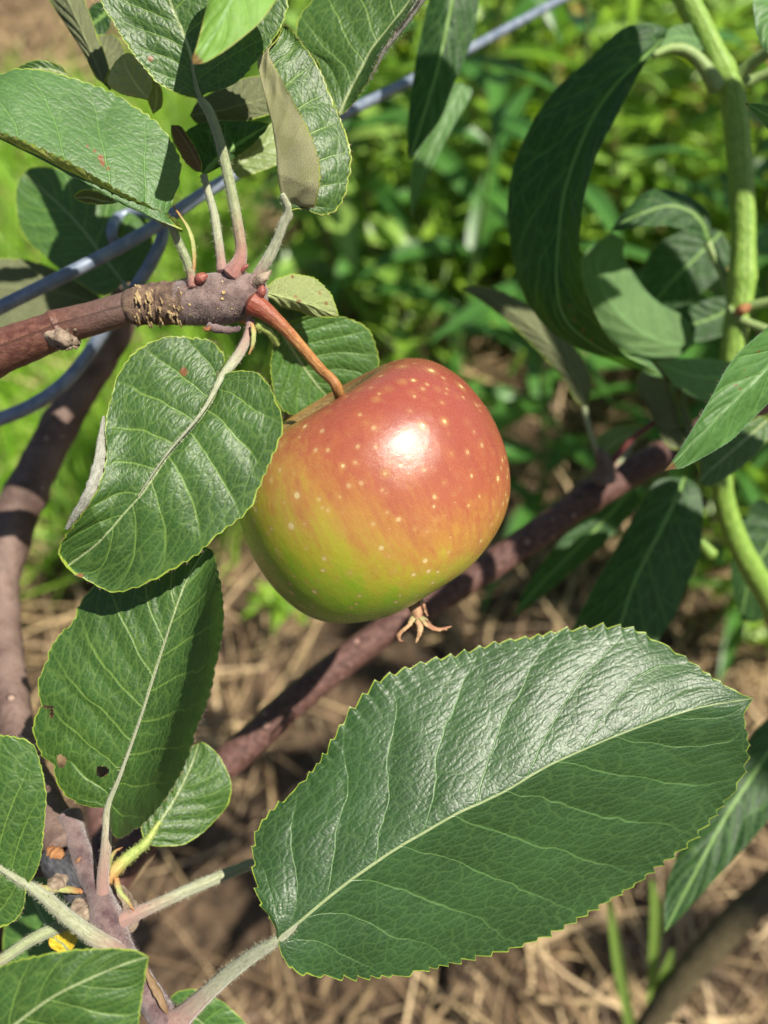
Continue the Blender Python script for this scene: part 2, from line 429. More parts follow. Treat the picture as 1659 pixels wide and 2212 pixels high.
    if holes:
        cx = X.reshape(-1)[F].mean(1); cy = Y.reshape(-1)[F].mean(1); keep = np.ones(len(F), bool)
        for (x, y, rx, ry) in holes:
            an = np.arctan2(cy - y, cx - x); keep &= np.hypot((cx - x) / rx, (cy - y) / ry) > 1 + .12 * np.sin(an * 3 + x)
        F = F[keep]
    o = mesh_obj(name, V.reshape(-1, 3), F, mat, parent, {'lf1': A1, 'lf2': A2}, label=label)
    if petiole:
        pm_ = Mesh(); tube_mesh(pm_, petiole, nseg=10, n=40, lump=.05, seed=seed, fuzz=pfuzz)
        pm_.build('petiole', pmat, o)
    if fuzz:
        k = fuzz; ii = rng.integers(2, nu - 2, k); sd_ = rng.integers(0, 2, k); jj = np.where(sd_ == 0, 0, nv - 1)
        base = V[ii, jj]; nd = np.where(sd_[:, None] == 0, V[ii, 0] - V[ii, 1], V[ii, nv - 1] - V[ii, nv - 2]); nd /= np.linalg.norm(nd, axis=1)[:, None] + 1e-9
        hm = Mesh(); hairs(hm, base, nd * .6 - N[ii, jj] * .8, nd, .0006, np.zeros((k, 3))); hm.build('edge_down', fmat, o)
    return o

# ------------------------------------------------------------------ materials
M_leaf = leaf_mat('apple_leaf', nv=8, length=60)
M_leafC = leaf_mat('apple_leaf_large', nv=9, length=125, cell=.50, rough=.435, netmix=.34, vein=(.08, .16, .045), base=(.022, .060, .016), trans=(.06, .15, .012), spec=.55, bumpd=.000048)
M_leafLight = leaf_mat('apple_leaf_light', base=(.045, .11, .022), nv=8, length=60, vein=(.14, .26, .05), netmix=.35)
M_leafYoung = leaf_mat('apple_leaf_young', base=(.10, .18, .05), under=(.27, .31, .13), nv=6, length=35, spots=.32, trans=(.25, .35, .04))
M_leafF = leaf_mat('apple_leaf_pale_top', base=(.055, .125, .033), nv=7, length=70, vein=(.13, .26, .06), netmix=.28, vstr=.5, under=(.30, .34, .08), trans=(.2, .3, .03), rough=.5)
M_leafK = leaf_mat('apple_leaf_felty', nv=8, length=60, under=(.50, .48, .27), edge=(.33, .40, .06), trans=(.16, .22, .03), under_rough=.95, felt=True)
M_leafOlive = leaf_mat('apple_leaf_olive', under=(.15, .165, .085), trans=(.09, .13, .02), tfac=.2, nv=8, length=60)
M_leafCream = leaf_mat('apple_leaf_cream', under=(.42, .45, .22), base=(.2, .26, .09), trans=(.4, .45, .1), tfac=.3, nv=6, length=40)
M_leafBrown = leaf_mat('apple_leaf_browned', under=(.17, .12, .06), base=(.12, .13, .04), trans=(.2, .15, .03), nv=6, length=40, spots=.35)
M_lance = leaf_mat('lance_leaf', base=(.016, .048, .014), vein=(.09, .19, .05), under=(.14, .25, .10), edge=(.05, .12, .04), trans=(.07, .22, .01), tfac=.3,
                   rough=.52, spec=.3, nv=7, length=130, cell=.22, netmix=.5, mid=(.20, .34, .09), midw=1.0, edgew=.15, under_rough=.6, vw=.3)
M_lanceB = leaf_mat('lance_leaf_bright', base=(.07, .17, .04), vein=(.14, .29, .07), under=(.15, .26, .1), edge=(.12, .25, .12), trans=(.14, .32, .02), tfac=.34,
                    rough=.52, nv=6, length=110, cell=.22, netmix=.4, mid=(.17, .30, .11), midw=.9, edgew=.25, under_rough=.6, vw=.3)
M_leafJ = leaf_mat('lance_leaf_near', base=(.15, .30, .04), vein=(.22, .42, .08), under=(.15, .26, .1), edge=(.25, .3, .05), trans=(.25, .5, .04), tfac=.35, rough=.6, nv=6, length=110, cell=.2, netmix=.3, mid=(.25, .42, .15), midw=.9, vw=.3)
M_petiole = stem_mat('downy_green_stalk', (.20, .23, .11), (.30, .33, .19), rough=.8, base_col=(.30, .10, .10), sheen=.3)
M_petiole2 = stem_mat('downy_pale_stalk', (.24, .26, .15), (.36, .37, .26), rough=.85, base_col=(.30, .15, .14), sheen=.3)
M_petioleY = stem_mat('yellow_green_stalk', (.25, .33, .08), (.40, .46, .14), rough=.6, base_col=(.42, .18, .07))
M_lstalk = stem_mat('green_lance_stalk', (.16, .25, .07), (.26, .34, .12), rough=.5)
M_redstalk = stem_mat('red_stalk', (.12, .03, .03), (.2, .05, .04), rough=.5)
M_spur = stem_mat('downy_purple_bark', (.10, .06, .055), (.25, .175, .155), rough=.9, streak=False, scale=700, sheen=.4, bd=.0005, spotc=(.50, .34, .12), spots=430)
M_shoot = stem_mat('downy_young_bark', (.07, .035, .04), (.20, .135, .13), rough=.9, streak=False, scale=700, sheen=.4, bd=.0006)
M_bark = stem_mat('reddish_bark', (.085, .030, .022), (.17, .075, .05), rough=.42, bd=.00035, spec=.5, tip_col=(.13, .085, .07))
M_bark2 = stem_mat('brown_bark', (.065, .036, .027), (.20, .135, .112), rough=.7, streak=False, scale=160, bd=.0009, spotc=(.34, .23, .18), spots=150)
M_bark3 = stem_mat('maroon_bark', (.065, .027, .021), (.155, .078, .064), rough=.55, bd=.0008, spotc=(.34, .2, .16), spots=170)
M_scar = stem_mat('flaky_scar_bark', (.09, .055, .045), (.26, .17, .11), streak=False, rough=.9, bd=.0009, scale=900)
M_flake = stem_mat('pale_bark_flakes', (.20, .13, .06), (.42, .31, .16), streak=False, rough=.85, scale=900)
M_black = stem_mat('dead_black_bark', (.022, .022, .028), (.07, .07, .08), rough=.75, bd=.0004)
M_budpale = stem_mat('pale_bud_scales', (.16, .11, .08), (.38, .30, .22), rough=.85, streak=False, bd=.0005, scale=900)
M_budred = stem_mat('red_bud_scales', (.16, .025, .03), (.3, .10, .07), rough=.45, streak=False, scale=900)
M_orange = stem_mat('orange_bark_scar', (.20, .075, .03), (.34, .16, .06), rough=.8, streak=False, scale=900)
M_tallstem = stem_mat('green_ridged_stem', (.15, .27, .035), (.25, .38, .07), rough=.45, bd=.0004)
M_wood = stem_mat('old_olive_wood', (.07, .055, .025), (.14, .11, .055), rough=.8, bd=.001)

def wire_mat():
    b = NB('galvanised_wire'); tc = b.n('ShaderNodeTexCoord').outputs['Object']
    n1 = b.noise(tc, 250, 3, .5); l = b.sep(b.attr('tb'))
    c = b.mix(b.sm(n1, .35, .7), (.17, .21, .28), (.27, .31, .38))
    return b.done(b.pbr(c, b.m('ADD', .32, b.m('MULTIPLY', n1, .3)), b.bump(n1, .00004), .5, Metallic=.35))
M_wire = wire_mat()

# ------------------------------------------------------------------ apple
AX = c2w([-.46, .86, .215]); AX /= np.linalg.norm(AX)
def apple_mat():
    b = NB('apple_skin'); p = b.attr('lf1')      # axis aligned, 1 = equator radius
    o = b.attr('lf2')                            # camera-free place directions, unit radius
    xyz = b.sep(p); z = xyz[2]
    sunny = b.vm('DOT_PRODUCT', o, tuple(BLUSH))
    st = b.vm('MULTIPLY', p, (1, 1, .16))
    n1 = b.noise(st, 2.2, 3); n2 = b.noise(st, 9, 4, .6); n3 = b.noise(st, 30, 3, .6)
    f = b.m('ADD', sunny, b.m('MULTIPLY', b.m('SUBTRACT', n1, .5), .35))
    f = b.m('ADD', f, b.m('MULTIPLY', b.m('SUBTRACT', n2, .5), .55)); f = b.m('ADD', f, b.m('MULTIPLY', b.m('SUBTRACT', n3, .5), .42))
    f = b.m('MULTIPLY_ADD', f, .5, .5)
    col = b.ramp(f, [(.10, (.13, .27, .014)), (.29, (.23, .36, .018)), (.43, (.36, .33, .028)), (.58, (.38, .19, .042)), (.74, (.31, .088, .040)), (.92, (.25, .055, .037))])
    # lenticels: few and large near the stalk, many and small near the eye
    def dots(scale, r0, r1, msk, halo):
        vo = b.vor(p, scale); d = vo['Distance']; rr = b.sep(vo['Color'])[0]
        q = b.vm('ADD', p, b.n('ShaderNodeTexNoise').outputs['Color']) if False else p
        jag = b.m('MULTIPLY', b.m('SUBTRACT', b.noise(p, 70, 2), .5), .035 * scale * .3)
        dd = b.m('ADD', d, jag)
        rad = b.m('MULTIPLY_ADD', rr, (r1 - r0) * scale, r0 * scale)
        core = b.m('MULTIPLY', b.sm(dd, b.m('MULTIPLY', rad, .75), b.m('MULTIPLY', rad, .35)), msk)
        hl = b.m('MULTIPLY', b.sm(dd, b.m('MULTIPLY', rad, halo), b.m('MULTIPLY', rad, .3)), msk)
        return core, hl
    mt = b.sm(z, -.25, .15); mb = b.sm(z, .2, -.3)
    a1, h1 = dots(6.3, .022, .043, mt, 1.9); a2, h2 = dots(10.5, .016, .031, b.m('MAXIMUM', mb, .4), 1.8)
    a3, h3 = dots(20.0, .003, .009, b.m('MAXIMUM', mb, .2), 1.8)
    hal = b.m('MAXIMUM', b.m('MAXIMUM', h1, h2), b.m('MULTIPLY', h3, .5)); cor = b.m('MAXIMUM', b.m('MAXIMUM', a1, a2), b.m('MULTIPLY', a3, .6))
    col = b.mix(b.m('MULTIPLY', hal, .38), col, (.42, .25, .07)); col = b.mix(b.m('MULTIPLY', cor, .85), col, (.56, .45, .22))
    # russet in the stalk cavity and scuffs
    rc = b.m('MULTIPLY', b.sm(b.m('ADD', z, b.m('MULTIPLY', n2, .1)), .50, .60), b.sm(b.vm('LENGTH', b.vm('MULTIPLY', p, (1, 1, 0))), .46, .34))
    col = b.mix(rc, col, b.mix(b.sm(n3, .35, .65), (.12, .075, .025), (.25, .165, .06)))
    sc1 = b.m('MULTIPLY', b.sm(b.noise(b.vm('MULTIPLY', p, (1, 1.0, 5)), 14, 5, .7), .70, .76), .5)
    col = b.mix(sc1, col, tuple((.55, .42, .16)))
    fine = b.noise(p, 160, 3, .7)
    col = b.mix(b.m('MULTIPLY', b.sm(fine, .5, .8), .18), col, (.75, .5, .3))
    bm = b.m('ADD', b.m('MULTIPLY', cor, -.12), b.m('MULTIPLY', fine, .22)); bm = b.m('ADD', bm, b.m('MULTIPLY', b.noise(p, 14, 3), .5))
    nrm = b.bump(bm, .00018)
    ro = b.m('ADD', b.m('MULTIPLY', fine, .10), b.m('MULTIPLY_ADD', rc, .4, .225))
    return b.done(b.pbr(col, ro, nrm, .5, Subsurface_Weight=.12, Subsurface_Radius=(.006, .003, .001), Subsurface_Scale=.6, Coat_Weight=.08, Coat_Roughness=.1))
BLUSH = c2w([.32, .80, .46]) 
BLUSH = BLUSH / np.linalg.norm(BLUSH)
APC = P(800, 1048, .2005)
apple = thing('apple', 'ripening apple flushed red over green with pale dots, hanging from its red stalk', 'apple', APC)
def build_apple():
    prof = catmull([(0.0, .50), (.05, .505), (.13, .56), (.24, .68), (.36, .765), (.50, .79), (.66, .745), (.81, .62), (.93, .40), (.99, .14), (1.0, -.08), (.97, -.33), (.89, -.57), (.77, -.745), (.61, -.865), (.43, -.92), (.28, -.905), (.17, -.855), (.08, -.79), (.0, -.77)], 190)
    nph = 360; ph = np.linspace(0, 2 * np.pi, nph, endpoint=False)
    r = prof[:, 0:1]; z = prof[:, 1:2]
    lob = 1 + .018 * np.cos(ph * 5 + .6)[None] * np.clip(-z + .2, 0, 1) + .012 * np.cos(ph * 3 + 1)[None] + .010 * np.cos(2 * ph + .4)[None]
    rr = r * lob; X = rr * np.cos(ph)[None]; Y = rr * np.sin(ph)[None]; Z = z + .035 * X * (z > -2) * APT[0] + .02 * np.cos(ph * 5 + .6)[None] * np.clip(-z - .6, 0, 1) * 2
    Z = Z + APT[1] * Y
    # local frame: Z = axis
    ex = c2w([1, 0, 0]); ex = ex - AX * ex.dot(AX); ex /= np.linalg.norm(ex); ey = np.cross(AX, ex)
    R = .0316; Z = Z * .895
    W = (X[..., None] * ex + Y[..., None] * ey + Z[..., None] * AX) * R + APC
    A = np.stack([X, Y, Z + 0 * X], -1); O = (W - APC) / R
    F = grid_faces(190, nph, wrap=True)
    return mesh_obj('flesh', W.reshape(-1, 3), F, apple_mat(), apple, {'lf1': A.reshape(-1, 3), 'lf2': O.reshape(-1, 3)}), ex, ey, R
APT = (1.6, 0.0)
flesh, EX, EY, AR = build_apple()
# stalk: from the cavity up to the spur
cav = APC + AX * AR * .52
def w2pix(p):
    q = ROT.T @ (np.asarray(p) - CAMP); d = -q[2]; return q[0] / (K * d) + 829.5, 1106 - q[1] / (K * d), d
cx_, cy_, cd_ = w2pix(cav)
tm = Mesh()
tube_mesh(tm, [(545, 655, .190, 27), (572, 672, .190, 20), (610, 705, .190, 15), (650, 748, .1885, 12.5), (690, 795, .186, 11.5), (728, 838, .1845, 12), (cx_ + 14, cy_ + 10, cd_, 13), (cx_, cy_ + 30, cd_ + .002, 13)], nseg=18, n=90, lump=.08, seed=4, fuzz=300, flen=.0003)
M_stalk = stem_mat('apple_stalk_skin', (.27, .10, .035), (.42, .22, .07), rough=.42, base_col=(.22, .04, .03), bd=.0003)
tm.build('stalk', M_stalk, apple)
# dried calyx at the eye
cal = Mesh(); eye = APC - AX * AR * .74; ex_, ey_, ed_ = w2pix(eye)
px, py, pd = w2pix(APC - AX * AR * .90)
pd = pd - .004
tube_mesh(cal, [(886, 1272, pd + .004, 18), (890, 1290, pd + .002, 17), (895, 1308, pd + .001, 15), (900, 1325, pd, 12), (904, 1342, pd, 10)], nseg=14, n=30, lump=.25, seed=8, fuzz=250, flen=.0006)
for k, pts in enumerate([[(898, 1328, 0, 8), (888, 1342, -.001, 6), (880, 1354, -.002, 4.5), (868, 1364, -.002, 4), (861, 1374, -.002, 5), (865, 1384, -.002, 4), (871, 1385, -.002, 2)],
                         [(903, 1334, 0, 8), (906, 1348, -.002, 8), (908, 1362, -.003, 7), (903, 1377, -.003, 4), (899, 1388, -.003, 2)],
                         [(907, 1332, 0, 8), (918, 1346, -.002, 6), (932, 1356, -.001, 6), (950, 1360, 0, 4), (975, 1353, .001, 1.2)],
                         [(907, 1332, 0, 7), (920, 1338, .002, 6), (930, 1350, .003, 5), (945, 1358, .003, 5), (966, 1361, .004, 1.5)],
                         [(909, 1290, 0, 6), (915, 1306, 0, 5), (918, 1320, .001, 4), (924, 1330, .001, 2)],
                         [(904, 1330, 0, 5), (896, 1344, .002, 5), (893, 1354, .003, 5), (897, 1362, .003, 2)]]):
    tube_mesh(cal, [(x, y, pd + dz, r) for x, y, dz, r in pts], nseg=8, n=30, lump=.5, seed=20 + k, fuzz=60, flen=.0004, ecc=.5)
M_calyx = stem_mat('dried_calyx', (.30, .13, .08), (.46, .30, .16), rough=.85, streak=False, base_col=(.32, .36, .15), scale=500, bd=.0005)
cal.build('calyx', M_calyx, apple)

# ------------------------------------------------------------------ upper fruiting branch
br = thing('apple_branch', 'reddish apple branch crossing the upper left, its scarred spur holding the apple', 'branch', P(0, 760, .198))
m = Mesh()
tube_mesh(m, [(-160, 830, .205, 50), (-60, 790, .202, 50), (0, 760, .200, 48), (60, 737, .199, 45), (112, 717, .198, 41), (128, 710, .198, 44), (145, 703, .198, 38), (200, 688, .197, 36), (260, 670, .196, 35), (300, 661, .196, 37)],
          nseg=48, n=240, lump=.05, seed=3, fuzz=0)
m.build('bark', M_bark, br)
m = Mesh()
tube_mesh(m, [(108, 722, .1975, 30), (122, 727, .1945, 20), (133, 731, .1935, 17), (146, 736, .1945, 15), (165, 738, .1985, 12)], nseg=24, n=50, lump=.55, seed=12)
for k in range(26):
    t = rng.uniform(0, 1); x0 = 118 + 45 * t + rng.uniform(-6, 6); y0 = 712 + rng.uniform(0, 42)
    tube_mesh(m, [(x0, y0, .1935 + abs(y0 - 728) * .00006, 3), (x0 + rng.uniform(2, 7), y0 + rng.uniform(-3, 3), .1932 + abs(y0 - 728) * .00006, 3.4)], nseg=6, n=4, lump=.4, seed=k)
m.build('bud_scar', M_budpale, br)
m = Mesh()
tube_mesh(m, [(275, 668, .196, 33), (295, 662, .1955, 40), (310, 659, .1955, 41), (330, 656, .1955, 43), (352, 655, .1955, 44), (372, 655, .195, 45), (388, 655, .195, 46), (400, 654, .195, 48)], nseg=60, n=150, lump=.12, seed=5,
          rings=[(.10, .05, .06), (.30, .03, .05), (.47, .03, .06), (.66, .03, .05), (.85, .03, .05)])
for k in range(105):
    a = rng.uniform(-1.25, 1.25); x0 = rng.choice([296, 318, 322, 345, 366, 371, 384]) + rng.uniform(-5, 5); rr = 43
    y0 = 656 + rr * math.sin(a); dz = .1955 - rr * math.cos(a) * K * .196 - .0006; h = rng.uniform(3, 9)
    tube_mesh(m, [(x0, y0, dz, 2.0), (x0 + 2 + rng.uniform(-2, 2), y0 + h, dz + math.sin(a) * h * K * .19, 2.4), (x0 + 3, y0 + h * 1.6, dz + math.sin(a) * h * 1.6 * K * .19, 1.2)], nseg=6, n=6, lump=.6, seed=k)
    if k == 0: pass
fl = m; m = Mesh(); nb = 2 + 1
m.V, m.F, m.A = fl.V[:nb], fl.F[:nb + 2], fl.A[:nb]; m.n = sum(len(v) for v in m.V)
sc_o = m.build('ring_scars', M_scar, br)
m2 = Mesh(); off = m.n; m2.V, m2.A = fl.V[nb:], fl.A[nb:]; m2.F = [f - off for f in fl.F[nb + 2:]]; m2.build('bark_flakes', M_flake, sc_o)
m = Mesh()
tube_mesh(m, [(385, 655, .195, 47), (415, 652, .195, 50), (450, 648, .195, 53), (485, 645, .195, 53), (515, 640, .195, 50), (540, 636, .195, 44), (560, 634, .196, 32), (572, 634, .197, 16)], nseg=56, n=150, lump=.10, seed=6, fuzz=9000, flen=.0006)
m.build('spur', M_spur, br)
# buds and stubs where leaves join the spur
def bud(pts, mat, name='bud', seed=0, label=None):
    mm_ = Mesh(); tube_mesh(mm_, pts, nseg=12, n=24, lump=.35, seed=seed, fuzz=60, flen=.0005); mm_.build(name, mat, br, label=label)
bud([(422, 612, .1905, 7), (430, 604, .1895, 11), (440, 597, .189, 9), (448, 595, .189, 3)], M_budred, seed=1, label='glossy dark red bud on top of the spur')
bud([(515, 590, .191, 6), (528, 578, .1905, 6), (536, 574, .1905, 3)], M_budred, seed=2)
bud([(552, 612, .191, 12), (566, 602, .190, 11), (578, 592, .190, 7), (586, 584, .190, 2)], M_budpale, seed=3, label='pale downy bud at the right end of the spur')
bud([(558, 640, .189, 9), (566, 628, .188, 9), (568, 618, .188, 4)], M_budred, seed=5)
bud([(440, 708, .190, 3), (447, 712, .190, 4), (455, 706, .190, 2)], M_orange, seed=6)
bud([(450, 706, .192, 10), (480, 712, .192, 9), (510, 712, .1925, 6), (518, 706, .1925, 3)], M_shoot, seed=9)

# stipules beside the stalks
def stipule(parent, pts, mat, seed=0, name='stipule'):
    mm_ = Mesh(); tube_mesh(mm_, pts, nseg=8, n=40, lump=.25, seed=seed, fuzz=60, flen=.0004, ecc=.35); mm_.build(name, mat, parent)
M_stip = stem_mat('stipule_green_yellow', (.26, .30, .10), (.38, .38, .15), rough=.7, base_col=(.45, .2, .08), tip_col=(.4, .14, .06))
stipule(br, [(418, 590, .190, 4), (420, 560, .1895, 6), (416, 520, .189, 7), (405, 490, .189, 6), (392, 470, .189, 4), (375, 445, .190, 3)], M_stip, 3)
stipule(br, [(545, 700, .1895, 5), (548, 720, .189, 7), (546, 745, .189, 5), (538, 765, .189, 2)], M_stip, 4)

# ---- leaves of the upper branch
# A, the broad one left of the apple
leaf(br, [(473, 818), (455, 860), (425, 905), (398, 938), (360, 982), (330, 1028), (298, 1072), (262, 1112), (235, 1145), (195, 1185), (142, 1224)],
     [(484, 795), (485, 768), (470, 745), (450, 733), (400, 730), (360, 731), (320, 740), (285, 760), (262, 790), (245, 820), (240, 850), (232, 880), (228, 930), (231, 975), (222, 1025), (205, 1068), (180, 1108), (155, 1140), (133, 1170), (129, 1200)],
     [(482, 806), (505, 799), (535, 800), (560, 810), (580, 830), (597, 865), (610, 895), (612, 925), (602, 960), (588, 990), (575, 1020), (557, 1060), (545, 1090), (525, 1115), (490, 1142), (450, 1175), (430, 1195), (395, 1217), (350, 1245), (310, 1265), (270, 1277), (240, 1279), (213, 1268), (188, 1254), (165, 1243)],
     [.180, .176, .174, .173, .174, .178], M_leaf, da=(0, .004, .003, .002, -.003, -.001), db=(0, .001, .002, .002, .003, .001), teeth=26, amp=5.5, nvein=8, quilt=.00055, wave=.0012, nv=70, nu=220,
     label='broad oval green leaf overlapping the left side of the apple', petiole=[(540, 690, .192, 9), (540, 706, .1915, 9), (532, 735, .190, 10), (518, 762, .187, 11), (500, 788, .183, 11), (478, 815, .1804, 8), (455, 860, .1774, 5), (425, 905, .1752, 3.5), (360, 982, .1739, 2.2), (298, 1072, .1732, 1)], pmat=M_petiole2, seed=2, curl=-.0008,
     damage=[(396, 800, 11), (170, 1247, 9)], fuzz=500, fmat=M_petiole2)
# folded back edge of leaf A shows as a grey rim
m = Mesh()
tube_mesh(m, [(224, 900, .1765, 3), (220, 950, .1755, 9), (216, 1000, .1745, 15), (206, 1040, .174, 16), (189, 1075, .174, 13), (166, 1108, .175, 9), (144, 1142, .1765, 4)], nseg=16, n=60, lump=.2, seed=14, fuzz=500, flen=.0004, ecc=.3)
M_grey = stem_mat('grey_down', (.22, .22, .18), (.36, .36, .31), rough=.9, bd=.0004)
m.build('curled_edge', M_grey, br)
# F, upper left folded leaf
leaf(br, [(394, 503), (350, 491), (305, 475), (260, 456), (210, 431), (160, 406), (110, 379), (60, 353), (0, 323), (-60, 300), (-160, 250), (-260, 190)],
     [(362, 465), (372, 435), (386, 400), (391, 365), (388, 340), (372, 305), (342, 268), (300, 236), (240, 202), (190, 181), (130, 164), (80, 155), (30, 156), (0, 165), (-60, 150), (-140, 130), (-220, 140)],
     [(384, 476), (342, 456), (295, 432), (235, 400), (170, 362), (100, 328), (40, 302), (0, 286), (-60, 262), (-150, 225)],
     [.186, .180, .176, .173, .172, .174], M_leafF, da=(0, .006, .010, .008, .004, 0), db=(0, -.002, -.003, -.003, -.003, 0), ka=1.0, kb=.5, teeth=32, amp=6, nvein=7, quilt=.0003, wave=.0012, nv=64, nu=220,
     label='pale sunlit leaf with a folded lower edge and a red scratch, upper left', round_teeth=True,
     petiole=[(416, 620, .190, 9), (412, 590, .190, 9), (400, 555, .189, 9), (384, 520, .188, 9), (372, 492, .186, 8), (360, 482, .1852, 4)], pmat=M_petiole, seed=3, curl=.002,
     damage=[(218, 350, 9), (222, 362, 8), (232, 374, 6), (205, 335, 5), (190, 325, 5), (165, 318, 5)], fuzz=400, fmat=M_petiole2)
# I, the leaf at the top with the dark shadow
leaf(br, [(432, 214), (420, 170), (412, 120), (392, 65), (372, 20), (355, -40), (330, -120), (300, -210)],
     [(405, 208), (380, 200), (355, 188), (335, 172), (322, 155), (300, 128), (272, 92), (245, 50), (225, 20), (212, -20), (205, -80), (225, -150)],
     [(450, 200), (480, 194), (520, 172), (545, 142), (575, 105), (600, 70), (615, 35), (622, 0), (600, -60), (540, -120), (430, -190)],
     [.186, .184, .182, .180, .180, .182], M_leaf, da=(0, -.002, -.001, 0), db=(0, .001, .001, .001), teeth=30, amp=4.5, nvein=8, quilt=.0004, wave=.001, nv=60,
     label='big leaf at the top of the spur, half in hard shadow', petiole=[(500, 592, .1915, 22), (514, 572, .1910, 17), (521, 545, .191, 13), (516, 500, .1905, 12), (503, 430, .190, 12), (488, 360, .189, 12), (470, 290, .188, 11), (450, 238, .187, 11), (432, 212, .1864, 8), (420, 168, .1850, 4), (411, 120, .1842, 2)], pmat=M_petiole, seed=4, pfuzz=1500, damage=[(325, 125, 8)], fuzz=300, fmat=M_petiole2)
# K, leaf curled over showing its felty back
leaf(br, [(624, 456), (607, 415), (600, 370), (595, 320), (587, 270), (575, 220), (562, 170), (556, 130), (578, 100), (612, 58)],
     [(640, 450), (665, 450), (682, 442), (690, 412), (694, 380), (690, 345), (680, 315), (662, 272), (640, 235), (622, 205), (605, 170), (590, 140), (575, 112)],
     [(650, 452), (680, 461), (706, 462), (732, 450), (750, 415), (755, 385), (760, 350), (752, 300), (735, 255), (715, 215), (698, 172), (675, 130), (650, 92), (625, 65)],
     [.187, .184, .183, .183, .184, .187], M_leafK, top=False, da=(0, -.0012, -.0012, -.0008, -.0004, 0), db=(0, .005, .006, .006, .004, 0), ka=.4, kb=.9, teeth=26, amp=5, nvein=8, quilt=.0004, wave=.0022, nv=64,
     label='leaf curled over lengthwise to show its felty brownish back', petiole=[(548, 615, .1915, 13), (560, 590, .191, 12), (580, 558, .190, 12), (598, 520, .189, 10), (611, 485, .188, 10), (624, 455, .187, 10), (610, 420, .1855, 7)], pmat=M_petiole2, seed=6, fuzz=900, fmat=M_petiole2)
# L, large leaf top middle
leaf(br, [(733, 250), (752, 205), (770, 170), (795, 120), (812, 93), (840, 60), (872, 20), (900, -20), (940, -90), (980, -170)],
     [(720, 222), (706, 190), (693, 160), (685, 130), (662, 110), (646, 85), (640, 62), (645, 40), (660, 15), (690, -20), (740, -70), (820, -120), (900, -160)],
     [(745, 243), (765, 222), (782, 195), (800, 165), (818, 125), (833, 98), (852, 72), (878, 38), (905, 0), (940, -50), (975, -110)],
     [.204, .203, .202, .201, .201, .202], M_leaf, da=(0, .003, .006, .005, 0), db=(0, -.006, -.009, -.009, -.006), ka=1.2, kb=1.0, teeth=22, amp=5, nvein=7, quilt=.0004, nv=56,
     label='large grey-green leaf at the top edge, right half folded up in shade', seed=8, fuzz=800, fmat=M_petiole2)
m = Mesh()
tube_mesh(m, [(800, 170, .198, 3), (826, 118, .196, 6), (850, 82, .195, 9), (878, 45, .195, 11), (905, 8, .195, 12), (940, -40, .195, 12), (975, -100, .197, 6)], nseg=12, n=60, lump=.2, seed=15, fuzz=700, flen=.0006, ecc=.3)
m.build('curled_edge', M_grey, br)
# M, bluish leaf in the shade with its small folded neighbour
leaf(br, [(440, 378), (470, 345), (505, 318), (545, 292), (582, 268)], [(415, 345), (398, 312), (402, 285), (430, 270), (470, 264), (520, 264), (560, 264)],
     [(462, 368), (500, 345), (530, 325), (555, 302), (575, 280)], [.194, .197, .200, .204], M_lance, da=(0, -.001, .001), db=(0, .002, .001), teeth=12, amp=4, nvein=6, nv=34, nu=90,
     label='shaded blue-green leaf behind the tall stalk', petiole=[(480, 585, .193, 12), (477, 560, .193, 10), (470, 510, .1925, 10), (462, 460, .193, 9), (450, 415, .193, 8), (440, 380, .194, 8)], pmat=M_petiole2, seed=11, pfuzz=500)
leaf(br, [(436, 372), (425, 345), (405, 310), (388, 285), (370, 270)], [(418, 368), (400, 350), (385, 325), (372, 298)], [(436, 350), (424, 322), (408, 295), (390, 272)],
     [.190, .191, .193], M_leafBrown, top=False, da=(0, .001, 0), db=(0, .001, 0), teeth=6, amp=2, nv=24, nu=60, label='small brownish folded leaf above the wire', seed=12)
# N, small young leaf right of the spur
leaf(br, [(569, 632), (600, 640), (640, 650), (685, 665), (733, 685)], [(585, 610), (605, 599), (640, 592), (675, 598), (702, 618), (720, 645)], [(590, 650), (615, 666), (650, 676), (690, 684), (715, 686)],
     [.194, .195, .196, .199], M_leafYoung, top=False, da=(0, .003, 0), db=(0, .003, 0), teeth=14, amp=3, nvein=6, quilt=.0003, nv=40, nu=110, label='small pale leaf with red flecks right of the spur', seed=13, damage=[(645, 652, 7), (632, 598, 5), (705, 655, 5)])
# O, leaf behind the apple stalk
leaf(br, [(590, 690), (625, 745), (660, 800), (700, 850), (750, 900)], [(578, 720), (588, 750), (583, 790), (588, 830), (600, 870), (640, 900)], [(625, 692), (680, 678), (735, 684), (788, 705), (808, 732), (820, 780), (812, 830), (790, 880)],
     [.206, .212, .217, .222], M_leafLight, da=(0, -.002, 0), db=(0, -.001, 0), teeth=24, amp=4, nvein=8, nv=44, nu=120, label='leaf behind the apple stalk, lit left and shaded right', petiole=[(520, 690, .199, 7), (560, 706, .203, 8), (585, 720, .205, 7), (600, 745, .208, 5)], pmat=M_petioleY, seed=14)
